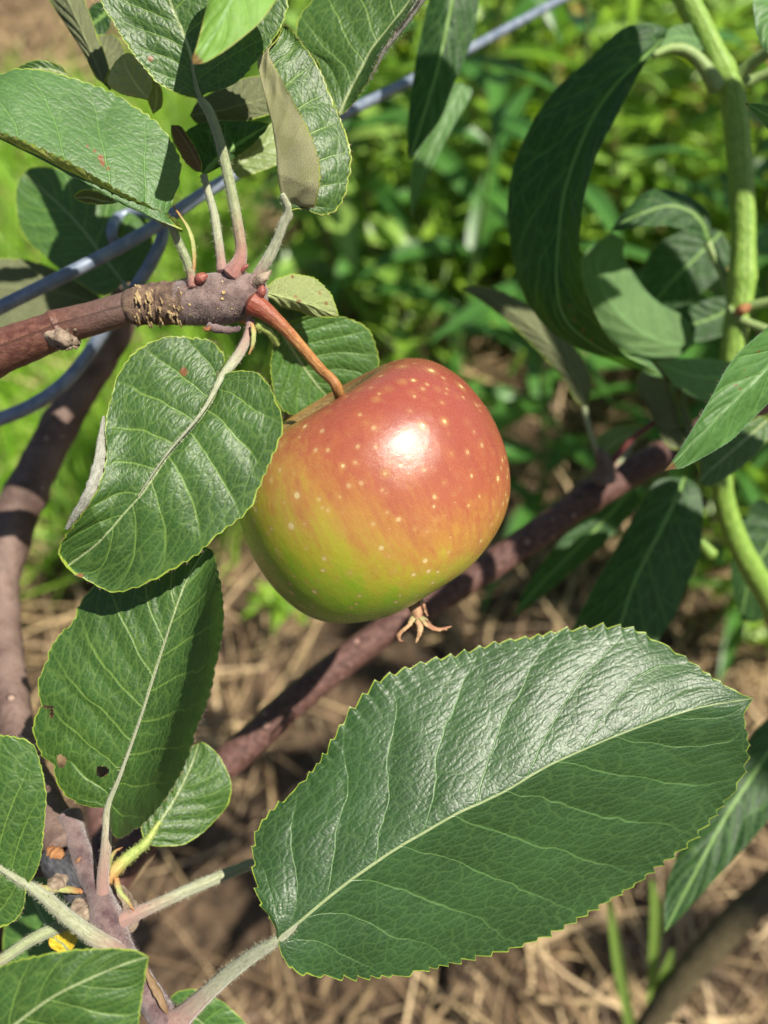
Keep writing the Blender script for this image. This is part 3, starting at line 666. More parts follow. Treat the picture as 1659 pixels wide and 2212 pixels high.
# G and H, leaves behind the wire on the left
leaf(br, [(268, 612), (215, 545), (165, 480), (110, 425), (50, 375)], [(225, 640), (180, 618), (130, 580), (90, 548), (62, 525), (45, 500), (34, 450), (36, 405)], [(310, 600), (330, 540), (310, 470), (250, 420), (180, 380), (110, 362), (70, 362)],
     [.250, .252, .254, .255], M_leafLight, da=(0, .001, 0), db=(0, .002, 0), teeth=18, amp=2, nvein=7, nv=40, nu=100, label='pale leaf behind the wire, lit only at its left corner', petiole=[(290, 690, .235, 7), (282, 650, .24, 7), (268, 612, .249, 6)], pmat=M_petiole, seed=15)
leaf(br, [(230, 665), (160, 640), (90, 625), (0, 620), (-90, 625), (-170, 640)], [(215, 640), (170, 604), (120, 582), (60, 562), (0, 556), (-80, 570)], [(200, 662), (150, 676), (90, 692), (20, 706), (-60, 700)],
     [.262, .260, .260, .262], M_leafOlive, top=False, da=(0, .002, 0), db=(0, -.002, 0), teeth=22, amp=4, nvein=8, nv=36, nu=110, label='dark olive leaf seen from below under the wire, left edge', seed=16)
leaf(br, [(150, 165), (110, 150), (60, 150), (0, 160)], [(130, 142), (95, 132), (60, 134), (30, 148)], [(140, 175), (90, 182), (30, 182)], [.205, .204, .204], M_leafOlive, teeth=10, amp=3, nv=20, nu=50, label='sliver of a dark leaf above the folded leaf', seed=17)
# chewed brown scrap
leaf(br, [(255, 438), (225, 436), (195, 428), (158, 427)], [(240, 428), (215, 415), (185, 408), (168, 416)], [(240, 442), (210, 441), (180, 438)], [.198, .197, .197], M_leafBrown, teeth=6, amp=4, nv=20, nu=40, label='chewed brown leaf scrap', seed=18)
# leaves behind, top left
leaf(br, [(225, 180), (195, 110), (165, 40), (130, -40), (100, -120)], [(205, 165), (175, 110), (142, 55), (100, -15), (80, -80)], [(235, 150), (215, 90), (195, 30), (165, -40), (120, -110)],
     [.205, .206, .208, .21], M_leafOlive, top=False, da=(0, .003, 0), db=(0, .003, 0), teeth=10, amp=1, nv=30, nu=80, label='narrow olive leaf back at the top left', seed=19)
leaf(br, [(235, 195), (222, 150), (225, 110), (235, 75)], [(205, 160), (188, 125), (190, 95), (210, 75)], [(262, 180), (275, 140), (268, 100), (250, 78)], [.212, .215, .218], M_leafOlive, top=False, teeth=10, amp=1, nv=30, nu=60, label='grey-green leaf back between the top left leaves', seed=20)
leaf(br, [(240, 20), (215, 40), (190, 62), (170, 90)], [(220, 5), (195, 15), (175, 45)], [(240, 50), (225, 75), (200, 95)], [.225, .226, .226], M_lance, teeth=6, amp=1, nv=20, nu=40, label='dark blue-green leaf in shade at the top left', seed=21)
leaf(br, [(322, 215), (300, 190), (280, 160), (262, 120)], [(270, 205), (238, 188), (232, 170), (245, 140)], [(330, 190), (325, 160), (300, 130), (280, 115)], [.196, .197, .198], M_leafCream, top=False, da=(0, .002, 0), db=(0, .001, 0), teeth=14, amp=3, nvein=5, nv=34, nu=80, label='cream back of a leaf tucked between the top left leaves', seed=22)
leaf(br, [(330, 245), (338, 220), (338, 195), (335, 172)], [(322, 225), (318, 205), (325, 182)], [(350, 230), (352, 205), (345, 182)], [.200, .201, .202], M_leafCream, top=False, teeth=5, amp=1, nv=16, nu=30, label='tiny cream leaf under the shadowed leaf', seed=23)
leaf(br, [(410, 250), (470, 240), (530, 225), (600, 205)], [(430, 215), (480, 190), (540, 165), (590, 170)], [(430, 268), (490, 268), (550, 258), (600, 240)], [.204, .205, .207], M_leafOlive, top=False, da=(0, .003, 0), db=(0, .001, 0), teeth=14, amp=2, nv=30, nu=60, label='olive back of a leaf beside the curled leaf', seed=24)
leaf(br, [(500, 368), (535, 340), (570, 315), (620, 270)], [(500, 340), (540, 305), (580, 270), (600, 255)], [(520, 385), (560, 372), (610, 350), (640, 310)], [.215, .217, .22], M_leafCream, teeth=14, amp=1, nv=24, nu=50, label='yellow-green leaf glowing behind the wire', seed=25)

# ------------------------------------------------------------------ lower left shoot
sh = thing('apple_branch', 'thick purple-brown apple branch down the left edge with a downy shoot of leaves', 'branch', P(20, 1400, .30))
m = Mesh()
tube_mesh(m, [(190, 330, .28, 30), (235, 450, .283, 31), (270, 560, .287, 32), (275, 640, .290, 33), (245, 725, .293, 35), (185, 825, .294, 37), (128, 922, .293, 39), (66, 1045, .290, 42), (34, 1115, .285, 46), (15, 1180, .280, 46), (3, 1260, .275, 38), (6, 1380, .265, 39), (22, 1500, .250, 40), (40, 1610, .236, 38), (76, 1700, .220, 40), (112, 1775, .209, 42), (140, 1830, .203, 40)],
          nseg=48, n=300, lump=.10, seed=31, rings=[(.50, .012, .12), (.40, .01, .08), (.30, .008, .06)])
m.build('bark', M_bark2, sh)
m = Mesh()
tube_mesh(m, [(150, 1760, .206, 24), (168, 1820, .202, 22), (188, 1880, .198, 24), (212, 1925, .195, 25), (228, 1975, .1925, 34), (245, 2030, .191, 34), (275, 2080, .189, 30), (310, 2130, .187, 28), (345, 2185, .186, 30), (372, 2225, .1855, 38), (400, 2300, .185, 34)], nseg=44, n=200, lump=.13, seed=32, fuzz=9000, flen=.0007)
m.build('downy_shoot', M_shoot, sh)
m = Mesh()
tube_mesh(m, [(108, 1845, .200, 24), (120, 1868, .1985, 30), (135, 1885, .1975, 28), (148, 1905, .1965, 25), (160, 1930, .1955, 21), (170, 1950, .195, 17), (178, 1962, .195, 12)], nseg=30, n=70, lump=.15, seed=33)
m.build('dead_stub', M_black, sh, label='black dead stub of wood')
for k, (pts, mt, nm) in enumerate([([(106, 1838, .1995, 10), (120, 1845, .198, 14), (134, 1852, .1975, 10)], M_orange, 'bark_scar'),
                               ([(140, 1898, .194, 10), (128, 1904, .1925, 15), (120, 1912, .191, 17), (112, 1922, .190, 14), (108, 1928, .190, 6)], M_budpale, 'bud'),
                               ([(172, 1945, .193, 12), (168, 1958, .192, 16), (175, 1972, .191, 17), (186, 1980, .191, 10), (190, 1988, .191, 4)], M_budpale, 'bud'),
                               ([(225, 1920, .1945, 8), (240, 1938, .2, 26), (262, 1965, .205, 30), (275, 1995, .208, 26)], M_budpale, 'bud'),
                               ([(165, 1850, .1985, 6), (176, 1862, .198, 12), (184, 1880, .1975, 10)], M_orange, 'bark_scar')]):
    mm_ = Mesh(); tube_mesh(mm_, pts, nseg=18, n=40, lump=.3, seed=40 + k, rings=[(.3, .05, .15), (.55, .05, .18), (.75, .04, .15)]); mm_.build(nm, mt, sh)
m = Mesh()
tube_mesh(m, [(312, 2085, .1862, 4), (322, 2110, .1852, 8), (340, 2145, .1838, 10), (355, 2175, .1833, 8), (362, 2188, .1838, 3)], nseg=12, n=40, lump=.3, seed=47, ecc=.4)
m.build('bark_wound', stem_mat('bare_wood', (.16, .10, .05), (.24, .15, .08), rough=.6), sh)
# B, leaf standing up below A
leaf(sh, [(233, 1742), (248, 1705), (262, 1668), (285, 1602), (310, 1532), (325, 1482), (345, 1420), (365, 1360), (388, 1292), (410, 1240), (448, 1182)],
     [(212, 1745), (180, 1740), (150, 1725), (130, 1706), (117, 1680), (113, 1652), (90, 1635), (76, 1602), (71, 1572), (80, 1542), (90, 1522), (82, 1492), (86, 1460), (100, 1430), (108, 1400), (132, 1365), (155, 1345), (168, 1310), (190, 1278), (230, 1240), (300, 1200), (390, 1178)],
     [(231, 1770), (240, 1800), (262, 1808), (285, 1795), (312, 1780), (342, 1750), (375, 1705), (400, 1660), (417, 1612), (428, 1572), (442, 1540), (457, 1490), (467, 1440), (476, 1390), (480, 1340), (475, 1280), (467, 1232), (458, 1192)],
     [.190, .188, .187, .187, .188, .190], M_leaf, da=(0, .002, .003, .002), db=(0, -.020, -.031, -.033, -.028, -.010), ka=1.4, kb=2.8, teeth=34, amp=5, nvein=9, quilt=.00045, wave=.0010, nv=84, nu=260,
     label='upright leaf with two small holes, below the broad leaf', petiole=[(222, 1925, .193, 15), (222, 1890, .192, 13), (227, 1850, .191, 12), (231, 1800, .1905, 11), (233, 1742, .1899, 7), (262, 1668, .1882, 4), (310, 1532, .1873, 2.5), (365, 1360, .1873, 1.2)], pmat=M_petiole2, seed=5,
     holes=[(134, 1643, 10, 15), (222, 1665, 13, 12), (104, 1527, 12, 4), (113, 1540, 4, 12)], damage=[(112, 1545, 6)], fuzz=700, fmat=M_petiole2)
# C, the large leaf in front
leaf(sh, [(601, 2030), (650, 1990), (700, 1948), (735, 1920), (800, 1872), (860, 1832), (920, 1797), (990, 1757), (1050, 1730), (1100, 1705), (1180, 1657), (1260, 1620), (1340, 1586), (1420, 1556), (1500, 1531), (1560, 1519), (1628, 1508)],
     [(594, 2005), (578, 1975), (561, 1950), (553, 1915), (548, 1880), (546, 1840), (552, 1800), (571, 1768), (603, 1735), (640, 1705), (667, 1672), (692, 1640), (715, 1600), (742, 1556), (770, 1520), (815, 1475), (855, 1455), (925, 1428), (985, 1414), (1050, 1394), (1105, 1380), (1150, 1374), (1200, 1363), (1260, 1356), (1310, 1353), (1365, 1358), (1410, 1378), (1445, 1398), (1490, 1425), (1530, 1455), (1570, 1482), (1600, 1498)],
     [(604, 2048), (612, 2068), (628, 2088), (650, 2100), (700, 2106), (760, 2109), (820, 2107), (880, 2102), (950, 2086), (1020, 2070), (1100, 2050), (1180, 2020), (1250, 1985), (1310, 1950), (1370, 1915), (1430, 1870), (1485, 1830), (1530, 1785), (1565, 1740), (1600, 1690), (1615, 1640), (1616, 1595), (1608, 1550), (1620, 1522)],
     [.1735, .176, .179, .1835, .189, .195], M_leafC, da=(0, .008, .012, .012, .009, .002), db=(0, .007, .015, .017, .013, 0), ka=1.1, kb=1.0, teeth=44, amp=13, nvein=9, quilt=.00032, wave=.0010, nv=130, nu=420,
     label='largest leaf, glossy and serrated, in front at the bottom right', petiole=[(372, 2215, .185, 30), (400, 2190, .184, 22), (440, 2152, .182, 18), (500, 2098, .179, 16), (555, 2058, .176, 14), (601, 2030, .1742, 10), (660, 1982, .1753, 6), (720, 1932, .1768, 4), (800, 1872, .1782, 2)], pmat=M_petiole2, seed=7, pfuzz=3500, fuzz=1200, fmat=M_petiole2)
# D, left edge leaf
leaf(sh, [(58, 1910), (20, 1888), (-40, 1850), (-120, 1800), (-200, 1740), (-280, 1680)],
     [(78, 1885), (90, 1850), (95, 1800), (98, 1760), (99, 1720), (92, 1675), (80, 1625), (65, 1602), (30, 1592), (-20, 1590), (-100, 1600), (-200, 1630)],
     [(56, 1935), (50, 1965), (30, 1990), (0, 2003), (-60, 2000), (-140, 1940), (-220, 1830)],
     [.176, .173, .171, .171], M_leaf, da=(0, .002, .001), db=(0, .003, .001), teeth=30, amp=4.5, nvein=8, nv=56, nu=180, quilt=.0005,
     label='leaf at the left edge beside the thick branch', petiole=[(268, 2065, .190, 20), (245, 2050, .187, 19), (200, 2022, .184, 17), (150, 1985, .181, 15), (100, 1940, .1775, 13), (58, 1910, .176, 9), (20, 1888, .1747, 6), (-40, 1850, .1732, 4)], pmat=M_petiole2, seed=9, pfuzz=3000, fuzz=300, fmat=M_petiole2)
# E, bottom left corner leaf
leaf(sh, [(-140, 2360), (-60, 2290), (30, 2215), (110, 2155), (200, 2110), (262, 2085), (322, 2066)],
     [(-150, 2250), (-110, 2150), (-40, 2100), (0, 2090), (50, 2072), (110, 2058), (170, 2050), (240, 2049), (290, 2052)],
     [(0, 2400), (150, 2380), (240, 2310), (292, 2230), (304, 2160), (314, 2105)],
     [.158, .155, .153, .155], M_leaf, da=(0, .002, .001), db=(0, .003, .001), teeth=26, amp=5, nvein=8, nv=52, nu=150, label='out of focus leaf in the bottom left corner', seed=10)
# P, Q and small ones
leaf(sh, [(314, 1822), (345, 1775), (380, 1720), (410, 1660), (430, 1605)], [(305, 1790), (310, 1740), (330, 1680), (370, 1630)], [(345, 1829), (400, 1820), (455, 1785), (490, 1740), (498, 1700), (490, 1665), (465, 1625), (440, 1604)],
     [.203, .206, .209, .212], M_leaf, da=(0, .002, 0), db=(0, .003, 0), teeth=18, amp=1.5, nvein=7, nv=40, nu=100, label='dark smooth leaf in the shade right of the holed leaf', petiole=[(232, 1900, .195, 16), (255, 1872, .196, 14), (285, 1845, .199, 12), (314, 1822, .2025, 10), (345, 1775, .2045, 5)], pmat=M_petioleY, seed=26)
leaf(sh, [(385, 2250), (420, 2200), (460, 2230), (560, 2290)], [(370, 2160), (410, 2138), (450, 2148), (490, 2172), (525, 2205), (560, 2250)], [(380, 2300), (440, 2330), (520, 2330)], [.215, .216, .218], M_leafLight, teeth=16, amp=3, nv=30, nu=70, label='green leaf behind the fork at the bottom edge', seed=27)
leaf(sh, [(160, 2100), (120, 2030), (80, 1960), (60, 1900)], [(60, 2130), (10, 2060), (10, 1980), (30, 1920)], [(220, 2080), (210, 2010), (160, 1950), (100, 1900)], [.235, .24, .245], M_leafLight, teeth=16, amp=2, nv=30, nu=70, label='green leaf behind the left stalks near the bottom', seed=28)
m = Mesh()
tube_mesh(m, [(-60, 2112, .185, 9), (0, 2076, .189, 11), (60, 2035, .192, 12), (110, 2010, .194, 13), (148, 1995, .196, 13)], nseg=12, n=60, lump=.06, seed=51, fuzz=900)
m.build('leaf_stalk', M_petiole, sh)
m = Mesh()
tube_mesh(m, [(258, 1992, .192, 19), (275, 1982, .192, 16), (330, 1958, .193, 13), (395, 1928, .195, 12), (460, 1900, .198, 12), (545, 1866, .203, 11), (640, 1830, .212, 9)], nseg=14, n=80, lump=.06, seed=52, fuzz=2200)
m.build('leaf_stalk', M_petiole2, sh)
leaf(sh, [(640, 1830), (720, 1810), (820, 1800), (930, 1800)], [(660, 1790), (740, 1750), (850, 1760)], [(660, 1860), (740, 1880), (850, 1850)], [.212, .215, .218], M_leaf, teeth=12, amp=2, nv=20, nu=50, seed=29)
leaf(sh, [(150, 2058), (135, 2040), (120, 2030), (108, 2020)], [(162, 2042), (168, 2022), (150, 2002), (130, 2004)], [(130, 2062), (112, 2050), (104, 2035)], [.196, .196, .196], leaf_mat('yellow_leaf', base=(.62, .45, .03), under=(.6, .45, .05), vein=(.7, .5, .05), trans=(.7, .5, .03), edge=(.6, .35, .04), nv=5, length=20), teeth=5, amp=1, nv=16, nu=30, label='small yellow leaf above the corner leaf', seed=30)
stipule(sh, [(235, 1890, .1935, 4), (236, 1870, .192, 6), (240, 1852, .191, 5), (250, 1838, .191, 3), (265, 1830, .191, 1)], M_stip, 5)
stipule(sh, [(252, 1898, .1935, 6), (255, 1915, .192, 7), (262, 1930, .191, 6), (275, 1945, .191, 5), (290, 1968, .191, 1)], M_stip, 6)
stipule(sh, [(70, 1912, .188, 4), (100, 1918, .189, 8), (150, 1922, .191, 10), (175, 1925, .193, 8)], M_stip, 7)

# ------------------------------------------------------------------ diagonal branch behind the apple
db_ = thing('apple_branch', 'smooth maroon apple branch running diagonally behind the apple and big leaf', 'branch', P(850, 1350, .29))
m = Mesh()
tube_mesh(m, [(1720, 830, .330, 32), (1600, 890, .325, 32), (1480, 955, .318, 33), (1380, 1010, .313, 33), (1290, 1060, .309, 36), (1240, 1095, .306, 33), (1150, 1160, .302, 32), (1050, 1228, .298, 32), (950, 1290, .295, 32), (850, 1350, .291, 32), (740, 1430, .287, 33), (640, 1510, .283, 34), (560, 1585, .280, 35), (480, 1655, .277, 36), (380, 1740, .272, 38), (290, 1830, .268, 40), (200, 1960, .265, 41)],
          nseg=44, n=260, lump=.05, seed=61, rings=[(.27, .008, .14), (.66, .006, .06), (.80, .006, .06)])
m.build('bark', M_bark3, db_)
mm_ = Mesh(); tube_mesh(mm_, [(1300, 1035, .300, 26), (1305, 1005, .298, 22), (1300, 985, .297, 15), (1295, 970, .297, 6)], nseg=18, n=30, lump=.35, seed=62, fuzz=150); mm_.build('spur', M_bark2, db_)
for k, pts in enumerate([[(1312, 1010, .298, 9), (1340, 975, .296, 7), (1375, 940, .294, 6), (1415, 912, .292, 6)], [(1295, 995, .298, 7), (1284, 960, .297, 6), (1272, 925, .296, 6), (1262, 880, .295, 7)], [(1318, 1015, .3, 6), (1345, 990, .302, 5), (1370, 950, .305, 5)]]):
    mm_ = Mesh(); tube_mesh(mm_, pts, nseg=10, n=40, lump=.05, seed=63 + k, fuzz=150); mm_.build('leaf_stalk', (M_redstalk, M_petiole, M_petiole)[k], db_)
leaf(db_, [(1262, 880), (1245, 820), (1200, 760), (1140, 700), (1070, 650), (995, 620)], [(1278, 840), (1268, 790), (1230, 735), (1170, 675), (1100, 635), (1040, 618)], [(1240, 860), (1215, 815), (1170, 765), (1120, 715), (1060, 665), (1020, 638)],
     [.295, .291, .287, .284], M_leafOlive, top=False, da=(0, .003, 0), db=(0, .002, 0), teeth=24, amp=3, nvein=9, nv=40, nu=120, label='olive-backed leaf arching right of the apple top', seed=71)
leaf(db_, [(1415, 912), (1440, 920), (1470, 930), (1490, 985)], [(1400, 880), (1375, 835), (1385, 800), (1430, 800)], [(1440, 960), (1480, 970), (1500, 930), (1470, 860)], [.288, .286, .284], M_leafOlive, top=False, teeth=14, amp=4, nv=36, nu=80, label='downward hanging leaf back with serrated edge, right of the red stalk', seed=72)
leaf(db_, [(1660, 905), (1615, 945), (1570, 985), (1525, 1025), (1510, 1046)], [(1640, 900), (1590, 925), (1540, 955), (1512, 985), (1514, 1020)], [(1665, 940), (1640, 972), (1610, 1000), (1570, 1030), (1535, 1052)],
     [.262, .258, .256, .256], M_leaf, da=(0, .001, 0), db=(0, .002, 0), teeth=16, amp=5, nvein=7, nv=44, nu=110, label='shaded serrated leaf below the bright lance leaf at right', seed=73)
leaf(db_, [(1295, 985), (1330, 955), (1370, 935), (1410, 925)], [(1290, 950), (1320, 925), (1370, 918)], [(1310, 990), (1350, 965), (1390, 945)], [.305, .306, .306], M_leafYoung, teeth=8, amp=2, nv=20, nu=40, label='small shaded leaf at the spur of the diagonal branch', seed=74)
mm_ = Mesh(); tube_mesh(mm_, [(210, 1715, .31, 20), (213, 1770, .305, 26), (225, 1850, .295, 30), (240, 1950, .29, 34)], nseg=20, n=50, lump=.08, seed=66); mm_.build('side_branch', M_bark3, db_)

# ------------------------------------------------------------------ trellis wire
wr = thing('trellis_wire', 'grey galvanised trellis wire slanting from the left edge to the top', 'wire', P(200, 560, .22))
m = Mesh()
tube_mesh(m, [(-200, 765, .226, 15.5), (0, 664, .229, 15), (200, 565, .233, 14.5), (320, 498, .238, 14), (450, 412, .246, 13.5), (600, 325, .262, 12.5), (760, 238, .285, 11.5), (880, 178, .305, 11), (1010, 108, .33, 10), (1200, 5, .37, 9), (1330, -65, .40, 8.5)], nseg=24, n=160, lump=.01, seed=71)
m.build('strand', M_wire, wr)
w2 = thing('trellis_wire', 'second grey wire bending down the left and looped over the first', 'wire', P(150, 800, .25))
m = Mesh()
tube_mesh(m, [(-220, 985, .258, 15), (0, 905, .258, 15), (70, 875, .257, 15), (130, 835, .256, 15), (180, 780, .255, 14.5), (225, 715, .252, 14.5), (280, 640, .249, 14), (322, 575, .2465, 14), (348, 520, .245, 13.5), (350, 485, .247, 13), (325, 462, .252, 13), (285, 460, .256, 13), (252, 475, .254, 13), (242, 500, .248, 12.5), (248, 525, .250, 12), (262, 550, .253, 12), (275, 575, .256, 12)], nseg=20, n=220, lump=.01, seed=72)
m.build('strand', M_wire, w2)

# ------------------------------------------------------------------ tall green plant on the right
tp = thing('tall_plant', 'tall plant with a thick green jointed stem and long dark lance leaves, right', 'plant', P(1640, 1400, .33))
m = Mesh()
tube_mesh(m, [(1400, -160, .262, 23), (1478, -10, .266, 25), (1520, 75, .269, 26), (1560, 160, .272, 28), (1582, 210, .273, 27), (1596, 330, .276, 26), (1605, 480, .28, 26), (1602, 620, .283, 27), (1592, 690, .285, 27), (1580, 780, .288, 24), (1568, 880, .292, 22), (1558, 980, .296, 21), (1560, 1060, .30, 22), (1585, 1150, .305, 24), (1625, 1230, .31, 25), (1680, 1330, .32, 27), (1720, 1500, .34, 28)],
          nseg=36, n=220, lump=.06, seed=81, rings=[(.20, .01, .14), (.46, .012, .16), (.72, .012, .1)])
m.build('stem', M_tallstem, tp)
for k, pts in enumerate([[(1585, 175, .272, 14), (1620, 140, .268, 14), (1665, 108, .262, 13)], [(1590, 185, .272, 12), (1625, 172, .272, 11), (1665, 155, .27, 11)], [(1590, 670, .283, 14), (1625, 660, .28, 11), (1680, 648, .276, 10)],
                         [(1580, 650, .286, 10), (1565, 600, .287, 10), (1545, 560, .287, 9), (1528, 525, .287, 9)], [(1575, 665, .283, 9), (1600, 690, .281, 10), (1665, 715, .278, 9)], [(1540, 1200, .31, 14), (1510, 1165, .312, 12), (1470, 1130, .315, 9)]]):
    mm_ = Mesh(); tube_mesh(mm_, pts, nseg=14, n=40, lump=.06, seed=82 + k); mm_.build('leaf_stalk', M_lstalk if k < 5 else M_tallstem, tp)
mm_ = Mesh(); tube_mesh(mm_, [(1590, 675, .278, 8), (1605, 668, .277, 12), (1618, 662, .277, 8)], nseg=12, n=20, lump=.2, seed=95); mm_.build('bud', M_orange, tp)
# V, the great arching leaf
leaf(tp, [(1432, 78), (1405, 112), (1370, 145), (1330, 185), (1295, 232), (1262, 295), (1238, 355), (1216, 430), (1207, 520), (1202, 600), (1215, 680), (1262, 732), (1340, 775), (1430, 815)],
     [(1440, 62), (1400, 50), (1350, 60), (1310, 90), (1270, 130), (1212, 180), (1170, 230), (1132, 300), (1106, 370), (1096, 450), (1101, 530), (1116, 610), (1141, 662), (1180, 708), (1240, 745), (1300, 766), (1380, 795)],
     [(1438, 80), (1415, 112), (1388, 150), (1355, 205), (1325, 265), (1290, 335), (1265, 420), (1252, 500), (1255, 580), (1275, 658), (1310, 728), (1348, 770), (1400, 795)],
     [.262, .254, .248, .246, .246, .250, .256], M_lance, da=(0, .004, .008, .010, .008, .003), db=(0, -.006, -.010, -.012, -.010, -.003), teeth=40, amp=.6, nvein=7, quilt=.0007, wave=.0012, nv=60, nu=220,
     label='great dark lance leaf arching down from the top of the stem', petiole=[(1548, 188, .268, 20), (1532, 160, .266, 17), (1508, 128, .265, 14), (1478, 108, .264, 12), (1445, 105, .2625, 10), (1412, 118, .260, 8)], pmat=M_lstalk, seed=41, pfuzz=0, damage=[(1232, 660, 5), (1240, 690, 6), (1258, 715, 6), (1278, 735, 5)])
leaf(tp, [(1520, 95), (1490, 80), (1455, 82), (1425, 100)], [(1535, 85), (1505, 55), (1465, 52), (1435, 72)], [(1515, 112), (1480, 100), (1445, 105)], [.268, .266, .263], M_lance, top=False, teeth=5, amp=.3, nv=24, nu=50, label='shaded back of the twisted leaf base', seed=42)
leaf(tp, [(1345, 765), (1370, 780), (1400, 798), (1438, 820)], [(1365, 766), (1395, 775), (1412, 788)], [(1355, 782), (1385, 800), (1410, 812)], [.2555, .257, .259], M_lanceB, top=False, teeth=10, amp=.5, nv=20, nu=40, label='lit twisted tip of the great arching leaf', seed=43)
# W, small arched leaf
leaf(tp, [(1533, 525), (1515, 478), (1480, 450), (1435, 445), (1385, 462), (1345, 480), (1318, 500)], [(1540, 490), (1522, 450), (1478, 418), (1430, 407), (1385, 422), (1350, 458)], [(1510, 515), (1480, 495), (1440, 487), (1395, 490), (1350, 497)],
     [.286, .283, .28, .28], M_lance, da=(0, .005, .004), db=(0, -.002, -.002), teeth=20, amp=.5, nvein=5, nv=36, nu=100, label='small arched blue-green leaf left of the stem', seed=44)
leaf(tp, [(1500, 745), (1430, 740), (1360, 700), (1310, 640), (1290, 570), (1320, 500)], [(1480, 690), (1420, 650), (1380, 610), (1350, 560), (1345, 520)], [(1460, 770), (1380, 765), (1300, 720), (1258, 640), (1255, 560)],
     [.30, .298, .296, .298], M_lanceB, top=False, da=(0, .003, 0), db=(0, .003, 0), teeth=10, amp=.3, nvein=6, nv=36, nu=90, label='pale green curved leaf back between stem and great leaf', seed=45)
leaf(tp, [(1590, 660), (1530, 690), (1460, 705), (1390, 700)], [(1560, 640), (1500, 655), (1430, 675)], [(1580, 710), (1510, 738), (1430, 730)], [.305, .306, .308], M_lance, teeth=8, amp=.3, nv=30, nu=70, label='dark leaf pointing left from the lower stem joint', seed=46)
leaf(tp, [(1560, 500), (1500, 560), (1440, 620), (1400, 680)], [(1500, 490), (1420, 530), (1385, 600)], [(1580, 560), (1530, 620), (1460, 670)], [.315, .316, .318], M_lance, teeth=8, amp=.3, nv=30, nu=70, label='broad dark leaf deep in the shade behind the small arched leaf', seed=47)
leaf(tp, [(1620, 800), (1560, 815), (1490, 810), (1415, 780)], [(1590, 785), (1540, 775), (1470, 775)], [(1600, 850), (1540, 868), (1470, 840)], [.275, .272, .270], M_lanceB, top=False, teeth=8, amp=.3, nv=30, nu=80, label='mid green leaf back with pale specks at the stem', seed=48)
# AE, AF, AG
leaf(tp, [(1480, 1030), (1455, 1090), (1425, 1150), (1395, 1205), (1365, 1270), (1340, 1350), (1300, 1430)], [(1420, 1040), (1370, 1110), (1320, 1200), (1270, 1290), (1230, 1380), (1240, 1430)], [(1512, 1060), (1518, 1120), (1510, 1200), (1480, 1280), (1445, 1350), (1370, 1430)],
     [.295, .285, .278, .275], M_lance, da=(0, .004, 0), db=(0, .004, 0), teeth=10, amp=.5, nvein=6, nv=40, nu=110, label='broad dark lance leaf behind the tip of the largest leaf', seed=49)
leaf(tp, [(1370, 1050), (1300, 1130), (1220, 1210), (1160, 1270), (1110, 1330)], [(1350, 1040), (1270, 1110), (1200, 1180), (1140, 1260)], [(1380, 1090), (1310, 1170), (1230, 1240), (1150, 1305)], [.33, .328, .325], M_lance, teeth=6, amp=.3, nv=24, nu=70, label='narrow dark leaf crossing below the diagonal branch', seed=50)
leaf(tp, [(1720, 1540), (1650, 1640), (1570, 1760), (1500, 1890), (1435, 2015)], [(1650, 1560), (1570, 1660), (1490, 1790), (1440, 1920)], [(1740, 1640), (1670, 1760), (1590, 1850), (1490, 1960)], [.30, .285, .275, .27], M_lance, da=(0, .006, 0), db=(0, -.004, 0), teeth=8, amp=.3, nv=34, nu=90, label='long dark leaf hanging right of the largest leaf', seed=51)
leaf(tp, [(1700, 1120), (1660, 1180), (1620, 1250), (1600, 1340)], [(1640, 1080), (1600, 1150), (1580, 1240)], [(1720, 1200), (1690, 1280), (1640, 1340)], [.33, .33, .335], M_lance, teeth=8, amp=.3, nv=24, nu=60, label='dark leaf on the lower stem at the right edge', seed=52)

# ------------------------------------------------------------------ near shoots of the same kind reaching in from outside the frame
ns = thing('leafy_shoot', 'bright lance leaf with a brown tip poking in from the right edge', 'shoot', P(1800, 700, .17))
leaf(ns, [(1800, 650), (1740, 710), (1680, 770), (1620, 832), (1560, 890), (1500, 952), (1435, 1018)], [(1770, 610), (1700, 668), (1640, 722), (1600, 758), (1570, 795), (1545, 840), (1512, 900), (1478, 958), (1452, 995)], [(1790, 740), (1720, 810), (1670, 862), (1620, 912), (1580, 952), (1530, 985), (1480, 1010), (1450, 1014)],
     [.176, .172, .170, .170, .172], M_lanceB, da=(0, -.003, -.001, 0), db=(0, .004, .003, 0), teeth=50, amp=1.0, nvein=6, quilt=.0003, nv=60, nu=200, label='bright lance leaf with brown tip and brown flecks', seed=53,
     damage=[(1440, 1014, 26), (1590, 832, 4), (1598, 840, 4), (1615, 815, 3), (1608, 800, 3), (1640, 760, 4)], fuzz=300, fmat=M_petiole2)
leaf(ns, [(1800, -60), (1740, 0), (1690, 60), (1668, 115)], [(1640, -80), (1626, 0), (1632, 60), (1650, 105)], [(1830, 0), (1760, 60), (1700, 120)], [.155, .152, .150], M_lanceB, teeth=40, amp=1, nv=40, nu=90, label='blurred blue-green leaf in the top right corner', seed=54)
leaf(ns, [(1760, 330), (1710, 285), (1660, 250), (1610, 222)], [(1760, 280), (1710, 248), (1655, 226)], [(1730, 350), (1680, 305), (1640, 262)], [.19, .19, .19], M_lanceB, teeth=10, amp=.5, nv=30, nu=60, label='bright leaf tip entering at the right edge beside the stem', seed=55, damage=[(1612, 222, 7)])
m = Mesh()
tube_mesh(m, [(1830, -300, .165, 24), (1860, 100, .17, 26), (1850, 400, .175, 26), (1850, 760, .18, 28), (1900, 1100, .2, 28)], nseg=18, n=60, seed=91)
m.build('stem', M_tallstem, ns)
hs = thing('leafy_shoot', 'shoot above the frame with a blurred bright leaf and a long hanging leaf', 'shoot', P(700, -300, .17))
